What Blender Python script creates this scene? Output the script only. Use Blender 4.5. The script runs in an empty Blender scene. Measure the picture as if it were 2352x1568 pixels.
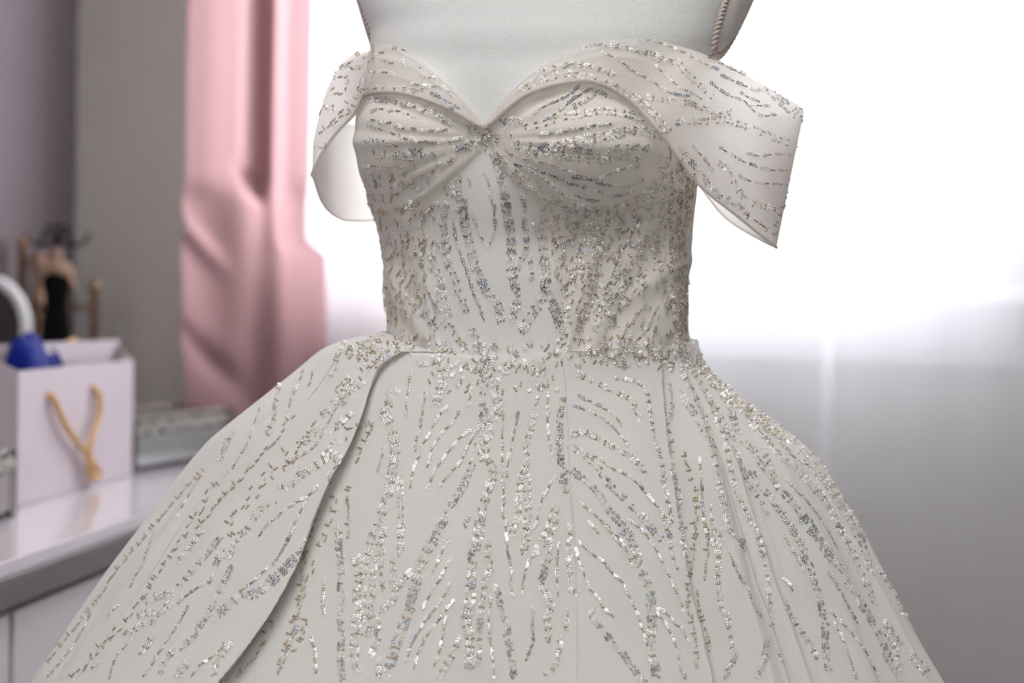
import bpy, bmesh, math, random
import numpy as np
from mathutils import Vector, Matrix
from mathutils.bvhtree import BVHTree

# ------------------------------------------------------------------ camera, world, lights, exposure
SC = bpy.context.scene
COL = SC.collection
IMG_W, IMG_H, LENS = 2352.0, 1568.0, 50.0
FPX = IMG_W * LENS / 36.0
CAM = np.array([0.0, 0.0, 1.12])
PITCH, ROLL = math.radians(2.0), math.radians(1.4)
_f = np.array([0, math.cos(PITCH), -math.sin(PITCH)])
_r0 = np.array([1.0, 0, 0]); _u0 = np.cross(_r0, _f)
CR = _r0 * math.cos(ROLL) + _u0 * math.sin(ROLL)
CU = -_r0 * math.sin(ROLL) + _u0 * math.cos(ROLL)
CF = _f

cam_data = bpy.data.cameras.new('camera')
cam_data.lens = LENS; cam_data.sensor_width = 36.0; cam_data.sensor_fit = 'HORIZONTAL'
cam_data.clip_start = 0.05; cam_data.clip_end = 60
cam_data.dof.use_dof = True; cam_data.dof.focus_distance = 1.13; cam_data.dof.aperture_fstop = 3.2
cam = bpy.data.objects.new('camera', cam_data); COL.objects.link(cam)
M = Matrix.Identity(4)
for i in range(3):
    M[i][0] = CR[i]; M[i][1] = CU[i]; M[i][2] = -CF[i]; M[i][3] = CAM[i]
cam.matrix_world = M
SC.camera = cam

SC.view_settings.view_transform = 'Standard'; SC.view_settings.look = 'None'
SC.view_settings.gamma = 1.0; SC.view_settings.use_curve_mapping = False
SC.view_settings.exposure = 0.0
SC.cycles.use_denoising = True
SC.cycles.max_bounces = 4; SC.cycles.diffuse_bounces = 3; SC.cycles.glossy_bounces = 2; SC.cycles.transmission_bounces = 3; SC.cycles.transparent_max_bounces = 6
SC.cycles.use_adaptive_sampling = True; SC.cycles.adaptive_threshold = 0.1; SC.cycles.adaptive_min_samples = 12
SC.cycles.sample_clamp_indirect = 6.0

world = bpy.data.worlds.new('daylight'); SC.world = world; world.use_nodes = True
bg = world.node_tree.nodes['Background']
bg.inputs['Color'].default_value = (0.93, 0.96, 1.0, 1); bg.inputs['Strength'].default_value = 3.0
world.cycles.sampling_method = 'NONE'

# room frame: the back wall is turned a little against the picture plane
YAW = math.radians(10.0)
RV = np.array([math.sin(YAW), math.cos(YAW), 0.0])      # towards the window wall
RU = np.array([math.cos(YAW), -math.sin(YAW), 0.0])     # along the window wall
RO = np.array([-0.925, 3.0, 0.0])                       # corner of left wall and window wall
def room(u, v, z): return RO + RU * u + RV * v + np.array([0, 0, z])
ROOM_W, ROOM_L, ROOM_H = 3.9, 5.4, 2.65

def area_light(name, pos, aim, sx, sy, power, color=(1, 1, 1)):
    l = bpy.data.lights.new(name, 'AREA'); l.shape = 'RECTANGLE'; l.size = sx; l.size_y = sy
    l.energy = power; l.color = color
    o = bpy.data.objects.new(name, l); COL.objects.link(o)
    o.location = Vector(pos)
    o.rotation_euler = (Vector(aim) - Vector(pos)).to_track_quat('-Z', 'Y').to_euler()
    return o
# daylight entering by the window in view (lamp stands outside the pane) plus an unseen fill lamp added behind the camera
area_light('window_daylight', room(1.20, 0.30, 1.72), room(1.20, -2, 1.3), 1.9, 1.35, 135, (0.95, 0.97, 1.0))
area_light('rear_window_daylight', room(1.3, -ROOM_L + 0.02, 1.75), room(1.3, 0, 1.45), 1.7, 1.3, 13, (1.0, 0.985, 0.96))

# ------------------------------------------------------------------ helpers
def W(px, py, d):
    return CAM + (CF + CR * ((px - IMG_W / 2) / FPX) - CU * ((py - IMG_H / 2) / FPX)) * d
def ray(px, py):
    v = CF + CR * ((px - IMG_W / 2) / FPX) - CU * ((py - IMG_H / 2) / FPX)
    return v
def proj(P):
    P = np.asarray(P, float) - CAM
    d = P @ CF
    return np.stack([IMG_W / 2 + FPX * (P @ CR) / d, IMG_H / 2 - FPX * (P @ CU) / d, d], -1)
def hit_plane(px, py, p0, n):
    v = ray(px, py); t = ((p0 - CAM) @ n) / (v @ n)
    return CAM + v * t
def room_uvz(P):
    q = P - RO
    return q @ RU, q @ RV, q[2]

def tag(o, label=None, cat=None, group=None, kind=None):
    if label: o['label'] = label
    if cat: o['category'] = cat
    if group: o['group'] = group
    if kind: o['kind'] = kind
    return o
def empty(name, loc, label=None, cat=None, group=None, rz=0.0, kind=None):
    o = bpy.data.objects.new(name, None); COL.objects.link(o)
    o.location = Vector(loc); o.rotation_euler = (0, 0, rz); o.empty_display_size = 0.05
    return tag(o, label, cat, group, kind)
def link_mesh(name, me, mat, parent=None, smooth=True):
    o = bpy.data.objects.new(name, me); COL.objects.link(o)
    if mat and not me.materials: me.materials.append(mat)
    if smooth and len(me.polygons):
        me.polygons.foreach_set('use_smooth', np.ones(len(me.polygons), bool))
    if parent:
        o.parent = parent
        if parent.parent is None: o.matrix_parent_inverse = Matrix.LocRotScale(parent.location, parent.rotation_euler, None).inverted()
    return o
def mesh_np(name, verts, faces, mat=None, parent=None, smooth=True):
    me = bpy.data.meshes.new(name)
    verts = np.asarray(verts, np.float32).reshape(-1, 3)
    if isinstance(faces, np.ndarray):
        nf, k = faces.shape
        me.vertices.add(len(verts)); me.vertices.foreach_set('co', verts.ravel())
        me.loops.add(nf * k); me.loops.foreach_set('vertex_index', faces.astype(np.int32).ravel())
        me.polygons.add(nf); me.polygons.foreach_set('loop_start', np.arange(0, nf * k, k, dtype=np.int32))
        me.update(calc_edges=True); me.validate()
    else:
        me.from_pydata(verts.tolist(), [], faces); me.update()
    return link_mesh(name, me, mat, parent, smooth)
def grid_faces(nr, nc, wrap=False):
    i = np.arange(nr - 1)[:, None]; j = np.arange(nc if wrap else nc - 1)[None, :]
    j2 = (j + 1) % nc
    return np.stack([i * nc + j, i * nc + j2, (i + 1) * nc + j2, (i + 1) * nc + j], -1).reshape(-1, 4)
def bm_obj(name, bm, mat, parent=None, smooth=False):
    bmesh.ops.recalc_face_normals(bm, faces=bm.faces[:])
    me = bpy.data.meshes.new(name); bm.to_mesh(me); bm.free()
    return link_mesh(name, me, mat, parent, smooth)
def add_hex(bm, c, ax, ay, az, bevel=0.0):
    """box from a centre and three half-axis vectors"""
    c, ax, ay, az = [np.asarray(v, float) for v in (c, ax, ay, az)]
    vs = [bm.verts.new(Vector(c + sx * ax + sy * ay + sz * az)) for sx in (-1, 1) for sy in (-1, 1) for sz in (-1, 1)]
    for q in ((0, 1, 3, 2), (4, 6, 7, 5), (0, 4, 5, 1), (2, 3, 7, 6), (0, 2, 6, 4), (1, 5, 7, 3)):
        bm.faces.new([vs[k] for k in q])
    if bevel:
        es = list({e for v in vs for e in v.link_edges})
        bmesh.ops.bevel(bm, geom=es, offset=bevel, segments=2, affect='EDGES', profile=0.7)
def rbox(name, u0, u1, v0, v1, z0, z1, mat, parent=None, bevel=0.0):
    bm = bmesh.new()
    add_hex(bm, room((u0 + u1) / 2, (v0 + v1) / 2, (z0 + z1) / 2), RU * abs(u1 - u0) / 2, RV * abs(v1 - v0) / 2, np.array([0, 0, abs(z1 - z0) / 2]), bevel)
    return bm_obj(name, bm, mat, parent)
def tube_arrays(path, rad, n=10, closed=False, cap=True):
    P = np.asarray(path, float); m = len(P)
    rad = np.broadcast_to(np.asarray(rad, float), (m,))
    T = np.gradient(P, axis=0) if not closed else np.roll(P, -1, 0) - np.roll(P, 1, 0)
    T /= np.linalg.norm(T, axis=1)[:, None] + 1e-12
    ref = np.array([0, 0, 1.0]) if abs(T[0][2]) < 0.9 else np.array([1.0, 0, 0])
    N = []; cur = ref
    for t in T:
        cur = cur - t * (cur @ t); cur /= np.linalg.norm(cur) + 1e-12; N.append(cur)
    N = np.array(N); B = np.cross(T, N)
    a = np.linspace(0, 2 * math.pi, n, endpoint=False)
    V = P[:, None] + rad[:, None, None] * (N[:, None] * np.cos(a)[None, :, None] + B[:, None] * np.sin(a)[None, :, None])
    V = V.reshape(-1, 3)
    F = [list(f) for f in grid_faces(m, n, True)]
    if closed:
        F += [[(m - 1) * n + j, (m - 1) * n + (j + 1) % n, (j + 1) % n, j] for j in range(n)]
    elif cap:
        F.append(list(range(n))[::-1]); F.append([(m - 1) * n + j for j in range(n)])
    return V, F
def tube(name, path, rad, mat, parent=None, n=10, closed=False):
    V, F = tube_arrays(path, rad, n, closed)
    return mesh_np(name, V, F, mat, parent)
def lathe(name, base, prof, mat, parent=None, n=32, sx=1.0, sy=1.0, rot=0.0):
    base = np.asarray(base, float)
    a = np.linspace(0, 2 * math.pi, n, endpoint=False)
    V = []
    for r, z in prof:
        x = r * sx * np.cos(a); y = r * sy * np.sin(a)
        V.append(np.stack([x * math.cos(rot) - y * math.sin(rot), x * math.sin(rot) + y * math.cos(rot), np.full(n, z)], -1) + base)
    V = np.concatenate(V)
    F = [list(f) for f in grid_faces(len(prof), n, True)]
    F.append(list(range(n))[::-1]); F.append([(len(prof) - 1) * n + j for j in range(n)])
    return mesh_np(name, V, F, mat, parent)
def smooth_curve(pts, n):
    """Catmull-Rom through the points, n samples evenly spaced along the length"""
    P = np.asarray(pts, float)
    if len(P) == 2:
        t = np.linspace(0, 1, n)[:, None]; return P[0] * (1 - t) + P[1] * t
    Q = np.vstack([2 * P[0] - P[1], P, 2 * P[-1] - P[-2]])
    out = []
    for i in range(1, len(Q) - 2):
        t = np.linspace(0, 1, 24, endpoint=False)[:, None]
        a, b, c, d = Q[i - 1], Q[i], Q[i + 1], Q[i + 2]
        out.append(0.5 * (2 * b + (c - a) * t + (2 * a - 5 * b + 4 * c - d) * t ** 2 + (3 * b - a - 3 * c + d) * t ** 3))
    out.append(P[-1][None]); C = np.concatenate(out)
    s = np.concatenate([[0], np.cumsum(np.linalg.norm(np.diff(C, axis=0), axis=1))])
    q = np.linspace(0, s[-1], n)
    return np.stack([np.interp(q, s, C[:, k]) for k in range(C.shape[1])], -1)
def param_curve(pts, n):
    """Catmull-Rom sampled uniformly in the point index"""
    P = np.asarray(pts, float)
    Q = np.vstack([2 * P[0] - P[1], P, 2 * P[-1] - P[-2]])
    u = np.linspace(0, len(P) - 1, n); i = np.clip(u.astype(int), 0, len(P) - 2); t = (u - i)[:, None]
    a, b, c, d = Q[i], Q[i + 1], Q[i + 2], Q[i + 3]
    return 0.5 * (2 * b + (c - a) * t + (2 * a - 5 * b + 4 * c - d) * t ** 2 + (3 * b - a - 3 * c + d) * t ** 3)
def sstep(a, b, x):
    t = np.clip((np.asarray(x, float) - a) / (b - a), 0, 1); return t * t * (3 - 2 * t)

# ------------------------------------------------------------------ materials
def new_mat(name):
    m = bpy.data.materials.new(name); m.use_nodes = True
    nt = m.node_tree; nt.nodes.clear()
    out = nt.nodes.new('ShaderNodeOutputMaterial')
    return m, nt, out
def nd(nt, t, **kw):
    n = nt.nodes.new(t)
    for k, v in kw.items():
        if k in n.inputs: n.inputs[k].default_value = v
        else: setattr(n, k, v)
    return n
def principled(name, color, rough=0.6, metal=0.0, noise=0.0, nscale=40, bump=0.0, bscale=200, spec=0.5, sheen=0.0, coat=0.0):
    m, nt, out = new_mat(name)
    b = nd(nt, 'ShaderNodeBsdfPrincipled')
    b.inputs['Base Color'].default_value = (*color, 1); b.inputs['Roughness'].default_value = rough
    b.inputs['Metallic'].default_value = metal; b.inputs['Specular IOR Level'].default_value = spec
    b.inputs['Sheen Weight'].default_value = sheen; b.inputs['Coat Weight'].default_value = coat
    b.inputs['Coat Roughness'].default_value = 0.05
    tc = nd(nt, 'ShaderNodeTexCoord')
    if noise:
        n = nd(nt, 'ShaderNodeTexNoise', Scale=nscale, Detail=2.0)
        nt.links.new(tc.outputs['Object'], n.inputs['Vector'])
        mr = nd(nt, 'ShaderNodeMapRange'); mr.inputs['To Min'].default_value = 1 - noise; mr.inputs['To Max'].default_value = 1 + noise
        nt.links.new(n.outputs['Fac'], mr.inputs['Value'])
        mx = nd(nt, 'ShaderNodeVectorMath', operation='SCALE'); mx.inputs[0].default_value = color
        nt.links.new(mr.outputs['Result'], mx.inputs['Scale'])
        nt.links.new(mx.outputs['Vector'], b.inputs['Base Color'])
    if bump:
        n2 = nd(nt, 'ShaderNodeTexNoise', Scale=bscale, Detail=3.0)
        nt.links.new(tc.outputs['Object'], n2.inputs['Vector'])
        bp = nd(nt, 'ShaderNodeBump', Strength=bump, Distance=0.002)
        nt.links.new(n2.outputs['Fac'], bp.inputs['Height']); nt.links.new(bp.outputs['Normal'], b.inputs['Normal'])
    nt.links.new(b.outputs['BSDF'], out.inputs['Surface'])
    return m
def weave_height(nt, tc, pitch, yaw=0.0):
    """woven thread relief from two crossed waves in object space"""
    mp = nd(nt, 'ShaderNodeMapping'); mp.inputs['Rotation'].default_value = (0, 0, yaw)
    nt.links.new(tc.outputs['Object'], mp.inputs['Vector'])
    hs = []
    for d in ('X', 'Z'):
        w = nd(nt, 'ShaderNodeTexWave', wave_type='BANDS', bands_direction=d)
        w.inputs['Scale'].default_value = math.pi / (10.0 * pitch); w.inputs['Distortion'].default_value = 0.0; w.inputs['Detail'].default_value = 0.0
        nt.links.new(mp.outputs['Vector'], w.inputs['Vector']); hs.append(w)
    mu = nd(nt, 'ShaderNodeMath', operation='MULTIPLY')
    nt.links.new(hs[0].outputs['Fac'], mu.inputs[0]); nt.links.new(hs[1].outputs['Fac'], mu.inputs[1])
    return mu
def fabric(name, color, translucent=0.25, alpha=0.0, rough=0.75, pitch=0.0016, bump=0.25, sheen=0.25, tint=None, dirt=0.03, mask_color=None, alpha_attr=0.0):
    """thin woven cloth: diffuse + translucent + see-through share between the threads"""
    m, nt, out = new_mat(name)
    tc = nd(nt, 'ShaderNodeTexCoord')
    b = nd(nt, 'ShaderNodeBsdfDiffuse'); b.inputs['Roughness'].default_value = 0.3
    n = nd(nt, 'ShaderNodeTexNoise', Scale=14.0, Detail=2.0)
    nt.links.new(tc.outputs['Object'], n.inputs['Vector'])
    mr = nd(nt, 'ShaderNodeMapRange'); mr.inputs['To Min'].default_value = 1 - dirt; mr.inputs['To Max'].default_value = 1 + dirt
    nt.links.new(n.outputs['Fac'], mr.inputs['Value'])
    mx = nd(nt, 'ShaderNodeVectorMath', operation='SCALE'); mx.inputs[0].default_value = color
    nt.links.new(mr.outputs['Result'], mx.inputs['Scale'])
    col = mx.outputs['Vector']
    if mask_color:
        at = nd(nt, 'ShaderNodeAttribute', attribute_name='panel')
        mm = nd(nt, 'ShaderNodeMix', data_type='RGBA')
        nt.links.new(at.outputs['Fac'], mm.inputs[0]); nt.links.new(col, mm.inputs[6]); mm.inputs[7].default_value = (*mask_color, 1)
        col = mm.outputs[2]
    nt.links.new(col, b.inputs['Color'])
    if bump:
        h = weave_height(nt, tc, pitch)
        bp = nd(nt, 'ShaderNodeBump', Strength=bump, Distance=0.0004)
        nt.links.new(h.outputs[0], bp.inputs['Height']); nt.links.new(bp.outputs['Normal'], b.inputs['Normal'])
    sh = b.outputs[0]
    if translucent:
        t = nd(nt, 'ShaderNodeBsdfTranslucent'); t.inputs['Color'].default_value = (*(tint or color), 1)
        ms = nd(nt, 'ShaderNodeMixShader'); ms.inputs[0].default_value = translucent
        nt.links.new(sh, ms.inputs[1]); nt.links.new(t.outputs[0], ms.inputs[2]); sh = ms.outputs[0]
    if alpha:
        t = nd(nt, 'ShaderNodeBsdfTransparent')
        ms = nd(nt, 'ShaderNodeMixShader'); ms.inputs[0].default_value = alpha
        if alpha_attr:
            aa = nd(nt, 'ShaderNodeAttribute', attribute_name='single_layer')
            ma = nd(nt, 'ShaderNodeMath', operation='MULTIPLY_ADD'); ma.inputs[1].default_value = alpha_attr; ma.inputs[2].default_value = alpha
            nt.links.new(aa.outputs['Fac'], ma.inputs[0]); nt.links.new(ma.outputs[0], ms.inputs[0])
        nt.links.new(sh, ms.inputs[1]); nt.links.new(t.outputs[0], ms.inputs[2]); sh = ms.outputs[0]
    nt.links.new(sh, out.inputs['Surface'])
    return m

MAT = {}
MAT['wall'] = principled('wall_paint', (0.46, 0.43, 0.40), 0.85, noise=0.03, nscale=3)
MAT['wall_mauve'] = principled('wall_paint_mauve', (0.155, 0.128, 0.14), 0.85, noise=0.03, nscale=3)
MAT['ceiling'] = principled('ceiling_paint', (0.78, 0.77, 0.76), 0.9, noise=0.02, nscale=5)
MAT['floor'] = principled('floor_carpet', (0.22, 0.19, 0.18), 0.9, noise=0.12, nscale=90)
MAT['white_paint'] = principled('white_gloss_paint', (0.80, 0.79, 0.81), 0.35, noise=0.02, nscale=8)
MAT['apron'] = principled('grey_window_apron', (0.42, 0.42, 0.45), 0.5, noise=0.02, nscale=8)
MAT['table'] = principled('white_lacquer', (0.58, 0.53, 0.56), 0.12, noise=0.015, nscale=6, coat=0.5)
MAT['mirror'] = principled('mirror_glass', (0.74, 0.76, 0.76), 0.04, metal=1.0, noise=0.02, nscale=5)
MAT['mirror_edge'] = principled('bevelled_mirror_edge', (0.24, 0.235, 0.235), 0.15, metal=1.0, noise=0.08, nscale=9)
MAT['table_edge'] = principled('table_mirror_band', (0.46, 0.44, 0.45), 0.2, metal=0.9, noise=0.06, nscale=7)
MAT['crystal'] = principled('crushed_crystal', (0.42, 0.40, 0.37), 0.18, metal=0.8, noise=0.25, nscale=220)
MAT['paper'] = principled('bag_paper', (0.50, 0.435, 0.47), 0.45, noise=0.02, nscale=20)
MAT['rope'] = principled('twisted_gold_rope', (0.52, 0.30, 0.12), 0.6, noise=0.2, nscale=160, bump=0.5, bscale=500)
MAT['velvet'] = principled('blue_velvet', (0.003, 0.012, 0.17), 0.8, noise=0.3, nscale=30, sheen=0.15, spec=0.1)
MAT['black_cloth'] = principled('black_velvet', (0.004, 0.004, 0.004), 0.85, noise=0.2, nscale=60, spec=0.1)
MAT['wood'] = principled('brown_wood', (0.22, 0.12, 0.075), 0.55, noise=0.25, nscale=30)
MAT['tan'] = principled('tan_wood', (0.36, 0.23, 0.16), 0.6, noise=0.15, nscale=40)
MAT['iron'] = principled('dark_iron', (0.05, 0.04, 0.045), 0.45, metal=0.8, noise=0.15, nscale=60)
MAT['chrome'] = principled('chrome', (0.7, 0.7, 0.71), 0.15, metal=1.0, noise=0.03, nscale=20)
MAT['pink'] = fabric('pink_curtain_cloth', (0.27, 0.158, 0.164), translucent=0.5, tint=(0.46, 0.275, 0.287), pitch=0.002, bump=0.1, sheen=0.2)
MAT['sheer'] = fabric('white_sheer_cloth', (0.86, 0.86, 0.89), translucent=0.5, alpha=0.5, pitch=0.002, bump=0.0, sheen=0.0)
MAT['linen'] = fabric('dress_form_linen', (0.745, 0.75, 0.74), translucent=0.0, pitch=0.0014, bump=0.5, sheen=0.15, dirt=0.04)
MAT['linen_side'] = fabric('dress_form_side_linen', (0.72, 0.68, 0.66), translucent=0.0, pitch=0.00145, bump=0.5, sheen=0.15)
MAT['gimp'] = fabric('braided_gimp_cord', (0.58, 0.50, 0.45), translucent=0.0, pitch=0.0008, bump=0.4, sheen=0.2)
MAT['satin'] = fabric('ivory_satin_lining', (0.83, 0.80, 0.74), translucent=0.0, pitch=0.001, bump=0.1, rough=0.5, sheen=0.1)
MAT['tulle'] = fabric('ivory_tulle', (0.87, 0.85, 0.825), translucent=0.24, alpha=0.16, pitch=0.0013, bump=0.25, sheen=0.3)
MAT['bodice'] = fabric('ivory_bodice_tulle', (0.71, 0.67, 0.62), translucent=0.0, pitch=0.0011, bump=0.12, sheen=0.3, mask_color=(0.715, 0.70, 0.685))
MAT['sleeve'] = fabric('ivory_sleeve_tulle', (0.94, 0.895, 0.86), translucent=0.57, alpha=0.015, alpha_attr=0.5, pitch=0.0012, bump=0.5, sheen=0.35)

def sequin_mat(name, color, rough, metal, alpha):
    m, nt, out = new_mat(name)
    b = nd(nt, 'ShaderNodeBsdfPrincipled')
    b.inputs['Roughness'].default_value = rough; b.inputs['Metallic'].default_value = metal
    b.inputs['Specular IOR Level'].default_value = 0.9
    geo = nd(nt, 'ShaderNodeNewGeometry')
    mr = nd(nt, 'ShaderNodeMapRange'); mr.inputs['To Min'].default_value = 0.75; mr.inputs['To Max'].default_value = 1.1
    nt.links.new(geo.outputs['Random Per Island'], mr.inputs['Value'])
    mx = nd(nt, 'ShaderNodeVectorMath', operation='SCALE'); mx.inputs[0].default_value = color
    nt.links.new(mr.outputs['Result'], mx.inputs['Scale']); nt.links.new(mx.outputs['Vector'], b.inputs['Base Color'])
    sh = b.outputs['BSDF']
    if alpha:
        t = nd(nt, 'ShaderNodeBsdfTransparent'); ms = nd(nt, 'ShaderNodeMixShader'); ms.inputs[0].default_value = alpha
        nt.links.new(sh, ms.inputs[1]); nt.links.new(t.outputs[0], ms.inputs[2]); sh = ms.outputs[0]
    nt.links.new(sh, out.inputs['Surface'])
    return m
MAT['sequin'] = sequin_mat('silver_ring_sequin', (0.90, 0.90, 0.89), 0.2, 0.7, 0.0)
MAT['sequin_pewter'] = sequin_mat('pewter_blue_ring_sequin', (0.40, 0.445, 0.50), 0.16, 0.95, 0.0)  # ring sequin in a darker blue-grey, for the minus tone
MAT['sequin_clear'] = sequin_mat('clear_ring_sequin', (0.86, 0.84, 0.81), 0.12, 0.3, 0.5)
MAT['bead'] = sequin_mat('champagne_bugle_bead', (0.72, 0.60, 0.45), 0.17, 0.8, 0.0)

# ------------------------------------------------------------------ room shell
wall_t = 0.10
WIN = dict()
n_back = RV
pj = lambda px, py: room_uvz(hit_plane(px, py, RO, n_back))
WIN['u0'] = pj(705, 300)[0]; WIN['u1'] = pj(2305, 400)[0]; WIN['z0'] = pj(1600, 640)[2]; WIN['z1'] = 2.30
def struct(o): o['kind'] = 'structure'; return o
struct(rbox('floor', -wall_t, ROOM_W + wall_t, -ROOM_L - wall_t, wall_t, -0.05, 0.0, MAT['floor']))
struct(rbox('ceiling', -wall_t, ROOM_W + wall_t, -ROOM_L - wall_t, wall_t, ROOM_H, ROOM_H + 0.05, MAT['ceiling']))
struct(rbox('wall_left', -wall_t, 0, -ROOM_L, 0, 0, ROOM_H, MAT['wall_mauve']))
struct(rbox('wall_right', ROOM_W, ROOM_W + wall_t, -ROOM_L, 0, 0, ROOM_H, MAT['wall']))
def wall_with_hole(name, v0, v1, u0, u1, z0, z1, mat):
    bm = bmesh.new()
    for (a, b, c, d) in ((0, u0, 0, ROOM_H), (u1, ROOM_W, 0, ROOM_H), (u0, u1, 0, z0), (u0, u1, z1, ROOM_H)):
        add_hex(bm, room((a + b) / 2, (v0 + v1) / 2, (c + d) / 2), RU * (b - a) / 2, RV * (v1 - v0) / 2, np.array([0, 0, (d - c) / 2]))
    return struct(bm_obj(name, bm, mat))
wall_with_hole('wall_back', 0, wall_t, WIN['u0'], WIN['u1'], WIN['z0'], WIN['z1'], MAT['wall'])
RW = dict(u0=0.4, u1=2.2, z0=1.05, z1=2.45)  # opening for the added window behind the camera
wall_with_hole('wall_front', -ROOM_L - wall_t, -ROOM_L, RW['u0'], RW['u1'], RW['z0'], RW['z1'], MAT['wall'])

m, nt, out = new_mat('window_glass')
gl = nd(nt, 'ShaderNodeBsdfGlossy'); gl.inputs['Roughness'].default_value = 0.02
tr = nd(nt, 'ShaderNodeBsdfTransparent'); ms = nd(nt, 'ShaderNodeMixShader'); ms.inputs[0].default_value = 0.94
nt.links.new(gl.outputs[0], ms.inputs[1]); nt.links.new(tr.outputs[0], ms.inputs[2]); nt.links.new(ms.outputs[0], out.inputs['Surface'])
MAT['glass'] = m
def window(name, u0, u1, z0, z1, v, inward):
    root = empty(name, room((u0 + u1) / 2, v, z0), kind='structure')
    f = 0.05
    for nm, a in (('window_frame', (u0, u0 + f, z0, z1)), ('window_frame', (u1 - f, u1, z0, z1)), ('window_frame', (u0 + f, u1 - f, z0, z0 + f)),
                  ('window_frame', (u0 + f, u1 - f, z1 - f, z1)), ('window_mullion', ((u0 + u1) / 2 - f / 2, (u0 + u1) / 2 + f / 2, z0 + f, z1 - f))):
        rbox(nm, a[0], a[1], v - 0.03, v + 0.03, a[2], a[3], MAT['white_paint'], root, 0.004)
    um = (u0 + u1) / 2
    for a, b in ((u0 + f, um - f / 2), (um + f / 2, u1 - f)):
        rbox('window_pane', a, b, v - 0.003, v + 0.003, z0 + f, z1 - f, MAT['glass'], root)
    rbox('window_sill', u0 - 0.05, u1 + 0.05, v - inward * 0.02, v - inward * 0.09, z0 - 0.035, z0, MAT['white_paint'], root, 0.006)
    if name == 'window_1':
        rbox('window_apron', u0 - 0.03, u1 + 0.03, v - 0.10, v - 0.05, z0 - 0.130, z0 - 0.036, MAT['apron'], root, 0.004)
        rbox('window_ledge', u0 - 0.05, u1 + 0.05, v - 0.12, v - 0.05, z0 - 0.148, z0 - 0.131, MAT['apron'], root, 0.004)
    return root
window('window_1', WIN['u0'], WIN['u1'], WIN['z0'], WIN['z1'], 0.05, 1)
window('window_2', RW['u0'], RW['u1'], RW['z0'], RW['z1'], -ROOM_L - 0.05, -1)  # unseen window added to go with the rear fill lamp
zb = 0.12
struct(rbox('baseboard_left', 0, 0.015, -ROOM_L, -0.016, 0, zb, MAT['white_paint']))
struct(rbox('baseboard_back', 0.016, ROOM_W, -0.015, 0, 0, zb, MAT['white_paint']))
# ------------------------------------------------------------------ the body under the gown: rings from side outlines
D0 = 1.25                                   # distance of the figure's axis
def ring_table(rows):
    out = []
    for py, l, r, b in rows:
        A, B = W(l, py, D0), W(r, py, D0)
        out.append(((A[2] + B[2]) / 2, (A[0] + B[0]) / 2, (B[0] - A[0]) / 2, b))
    out.sort(); return np.array(out)        # z, cx, a, b
def ring_at(tab, z, k): return np.interp(z, tab[:, 0], tab[:, k])
def ring_smooth(tab, n=240):
    """resample so that the outline bends softly"""
    z = np.linspace(tab[0, 0], tab[-1, 0], n)
    cols = [z]
    for k in (1, 2, 3):
        y = np.interp(z, tab[:, 0], tab[:, k]); w = np.hanning(15); w /= w.sum()
        yp = np.concatenate([np.full(7, y[0]), y, np.full(7, y[-1])]); cols.append(np.convolve(yp, w, 'valid'))
    return np.stack(cols, -1)
def body_point(tab, th, z, inset=0.0, p=2.25):
    """theta 0 faces the camera, +90 deg is picture right"""
    c, a, b = ring_at(tab, z, 1), ring_at(tab, z, 2) - inset, ring_at(tab, z, 3) - inset
    s, k = np.sin(th), np.cos(th)
    q = (np.abs(s) ** p + np.abs(k) ** p) ** (-1.0 / p)
    return np.stack([c + a * s * q, D0 - b * k * q, z + 0 * th], -1)

TORSO = ring_smooth(ring_table([
    (-215, 960, 1610, .062), (-170, 880, 1690, .070), (-130, 835, 1730, .078), (-80, 814, 1742, .085), (0, 818, 1714, .093), (60, 838, 1684, .100), (100, 855, 1666, .104),
    (150, 850, 1632, .110), (215, 838, 1604, .115), (300, 825, 1584, .117), (350, 819, 1590, .116), (400, 830, 1598, .113), (440, 843, 1598, .110),
    (500, 858, 1590, .106), (560, 874, 1580, .102), (620, 884, 1577, .100), (680, 882, 1577, .099), (740, 889, 1579, .100), (790, 893, 1586, .102),
    (860, 880, 1600, .108), (960, 850, 1640, .118)]))

def bust(P):
    """soft volume of the two cups, pushed out along the view of the figure's front"""
    q = proj(P); x, y = q[..., 0], q[..., 1]
    front = sstep(0.02, 0.07, D0 - P[..., 1])
    r = 0.026 * np.exp(-((x - 1345) / 170) ** 2 - ((y - 335) / 125) ** 2)
    l = 0.016 * np.exp(-((x - 930) / 120) ** 2 - ((y - 335) / 115) ** 2)
    v = -0.010 * np.exp(-((x - 1115) / 60) ** 2 - ((y - 330) / 110) ** 2)
    und = -0.006 * np.exp(-((x - 1330) / 240) ** 2 - ((y - 545) / 70) ** 2)
    return front * (r + l + v + und)
def out_dir(P, tab):
    c = ring_at(tab, P[..., 2], 1)
    n = np.stack([P[..., 0] - c, (P[..., 1] - D0) * 1.3, 0 * c], -1)
    return n / (np.linalg.norm(n, axis=-1, keepdims=True) + 1e-9)

def body_grid(ths, zs, inset, bust_k):
    T, Z = np.meshgrid(ths, zs); P = body_point(TORSO, T, Z, inset)
    return P + out_dir(P, TORSO) * (bust(P) * bust_k)[..., None]

FORM = empty('dress_form', (0.005, D0, 0), 'white linen covered dress form wearing the beaded gown', 'dress form')
thA = np.linspace(-math.pi, math.pi, 181)[:-1]
zA = np.linspace(TORSO[0, 0], TORSO[-1, 0], 150)
G = body_grid(thA, zA, 0.006 * 1.0, 0.75)
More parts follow.
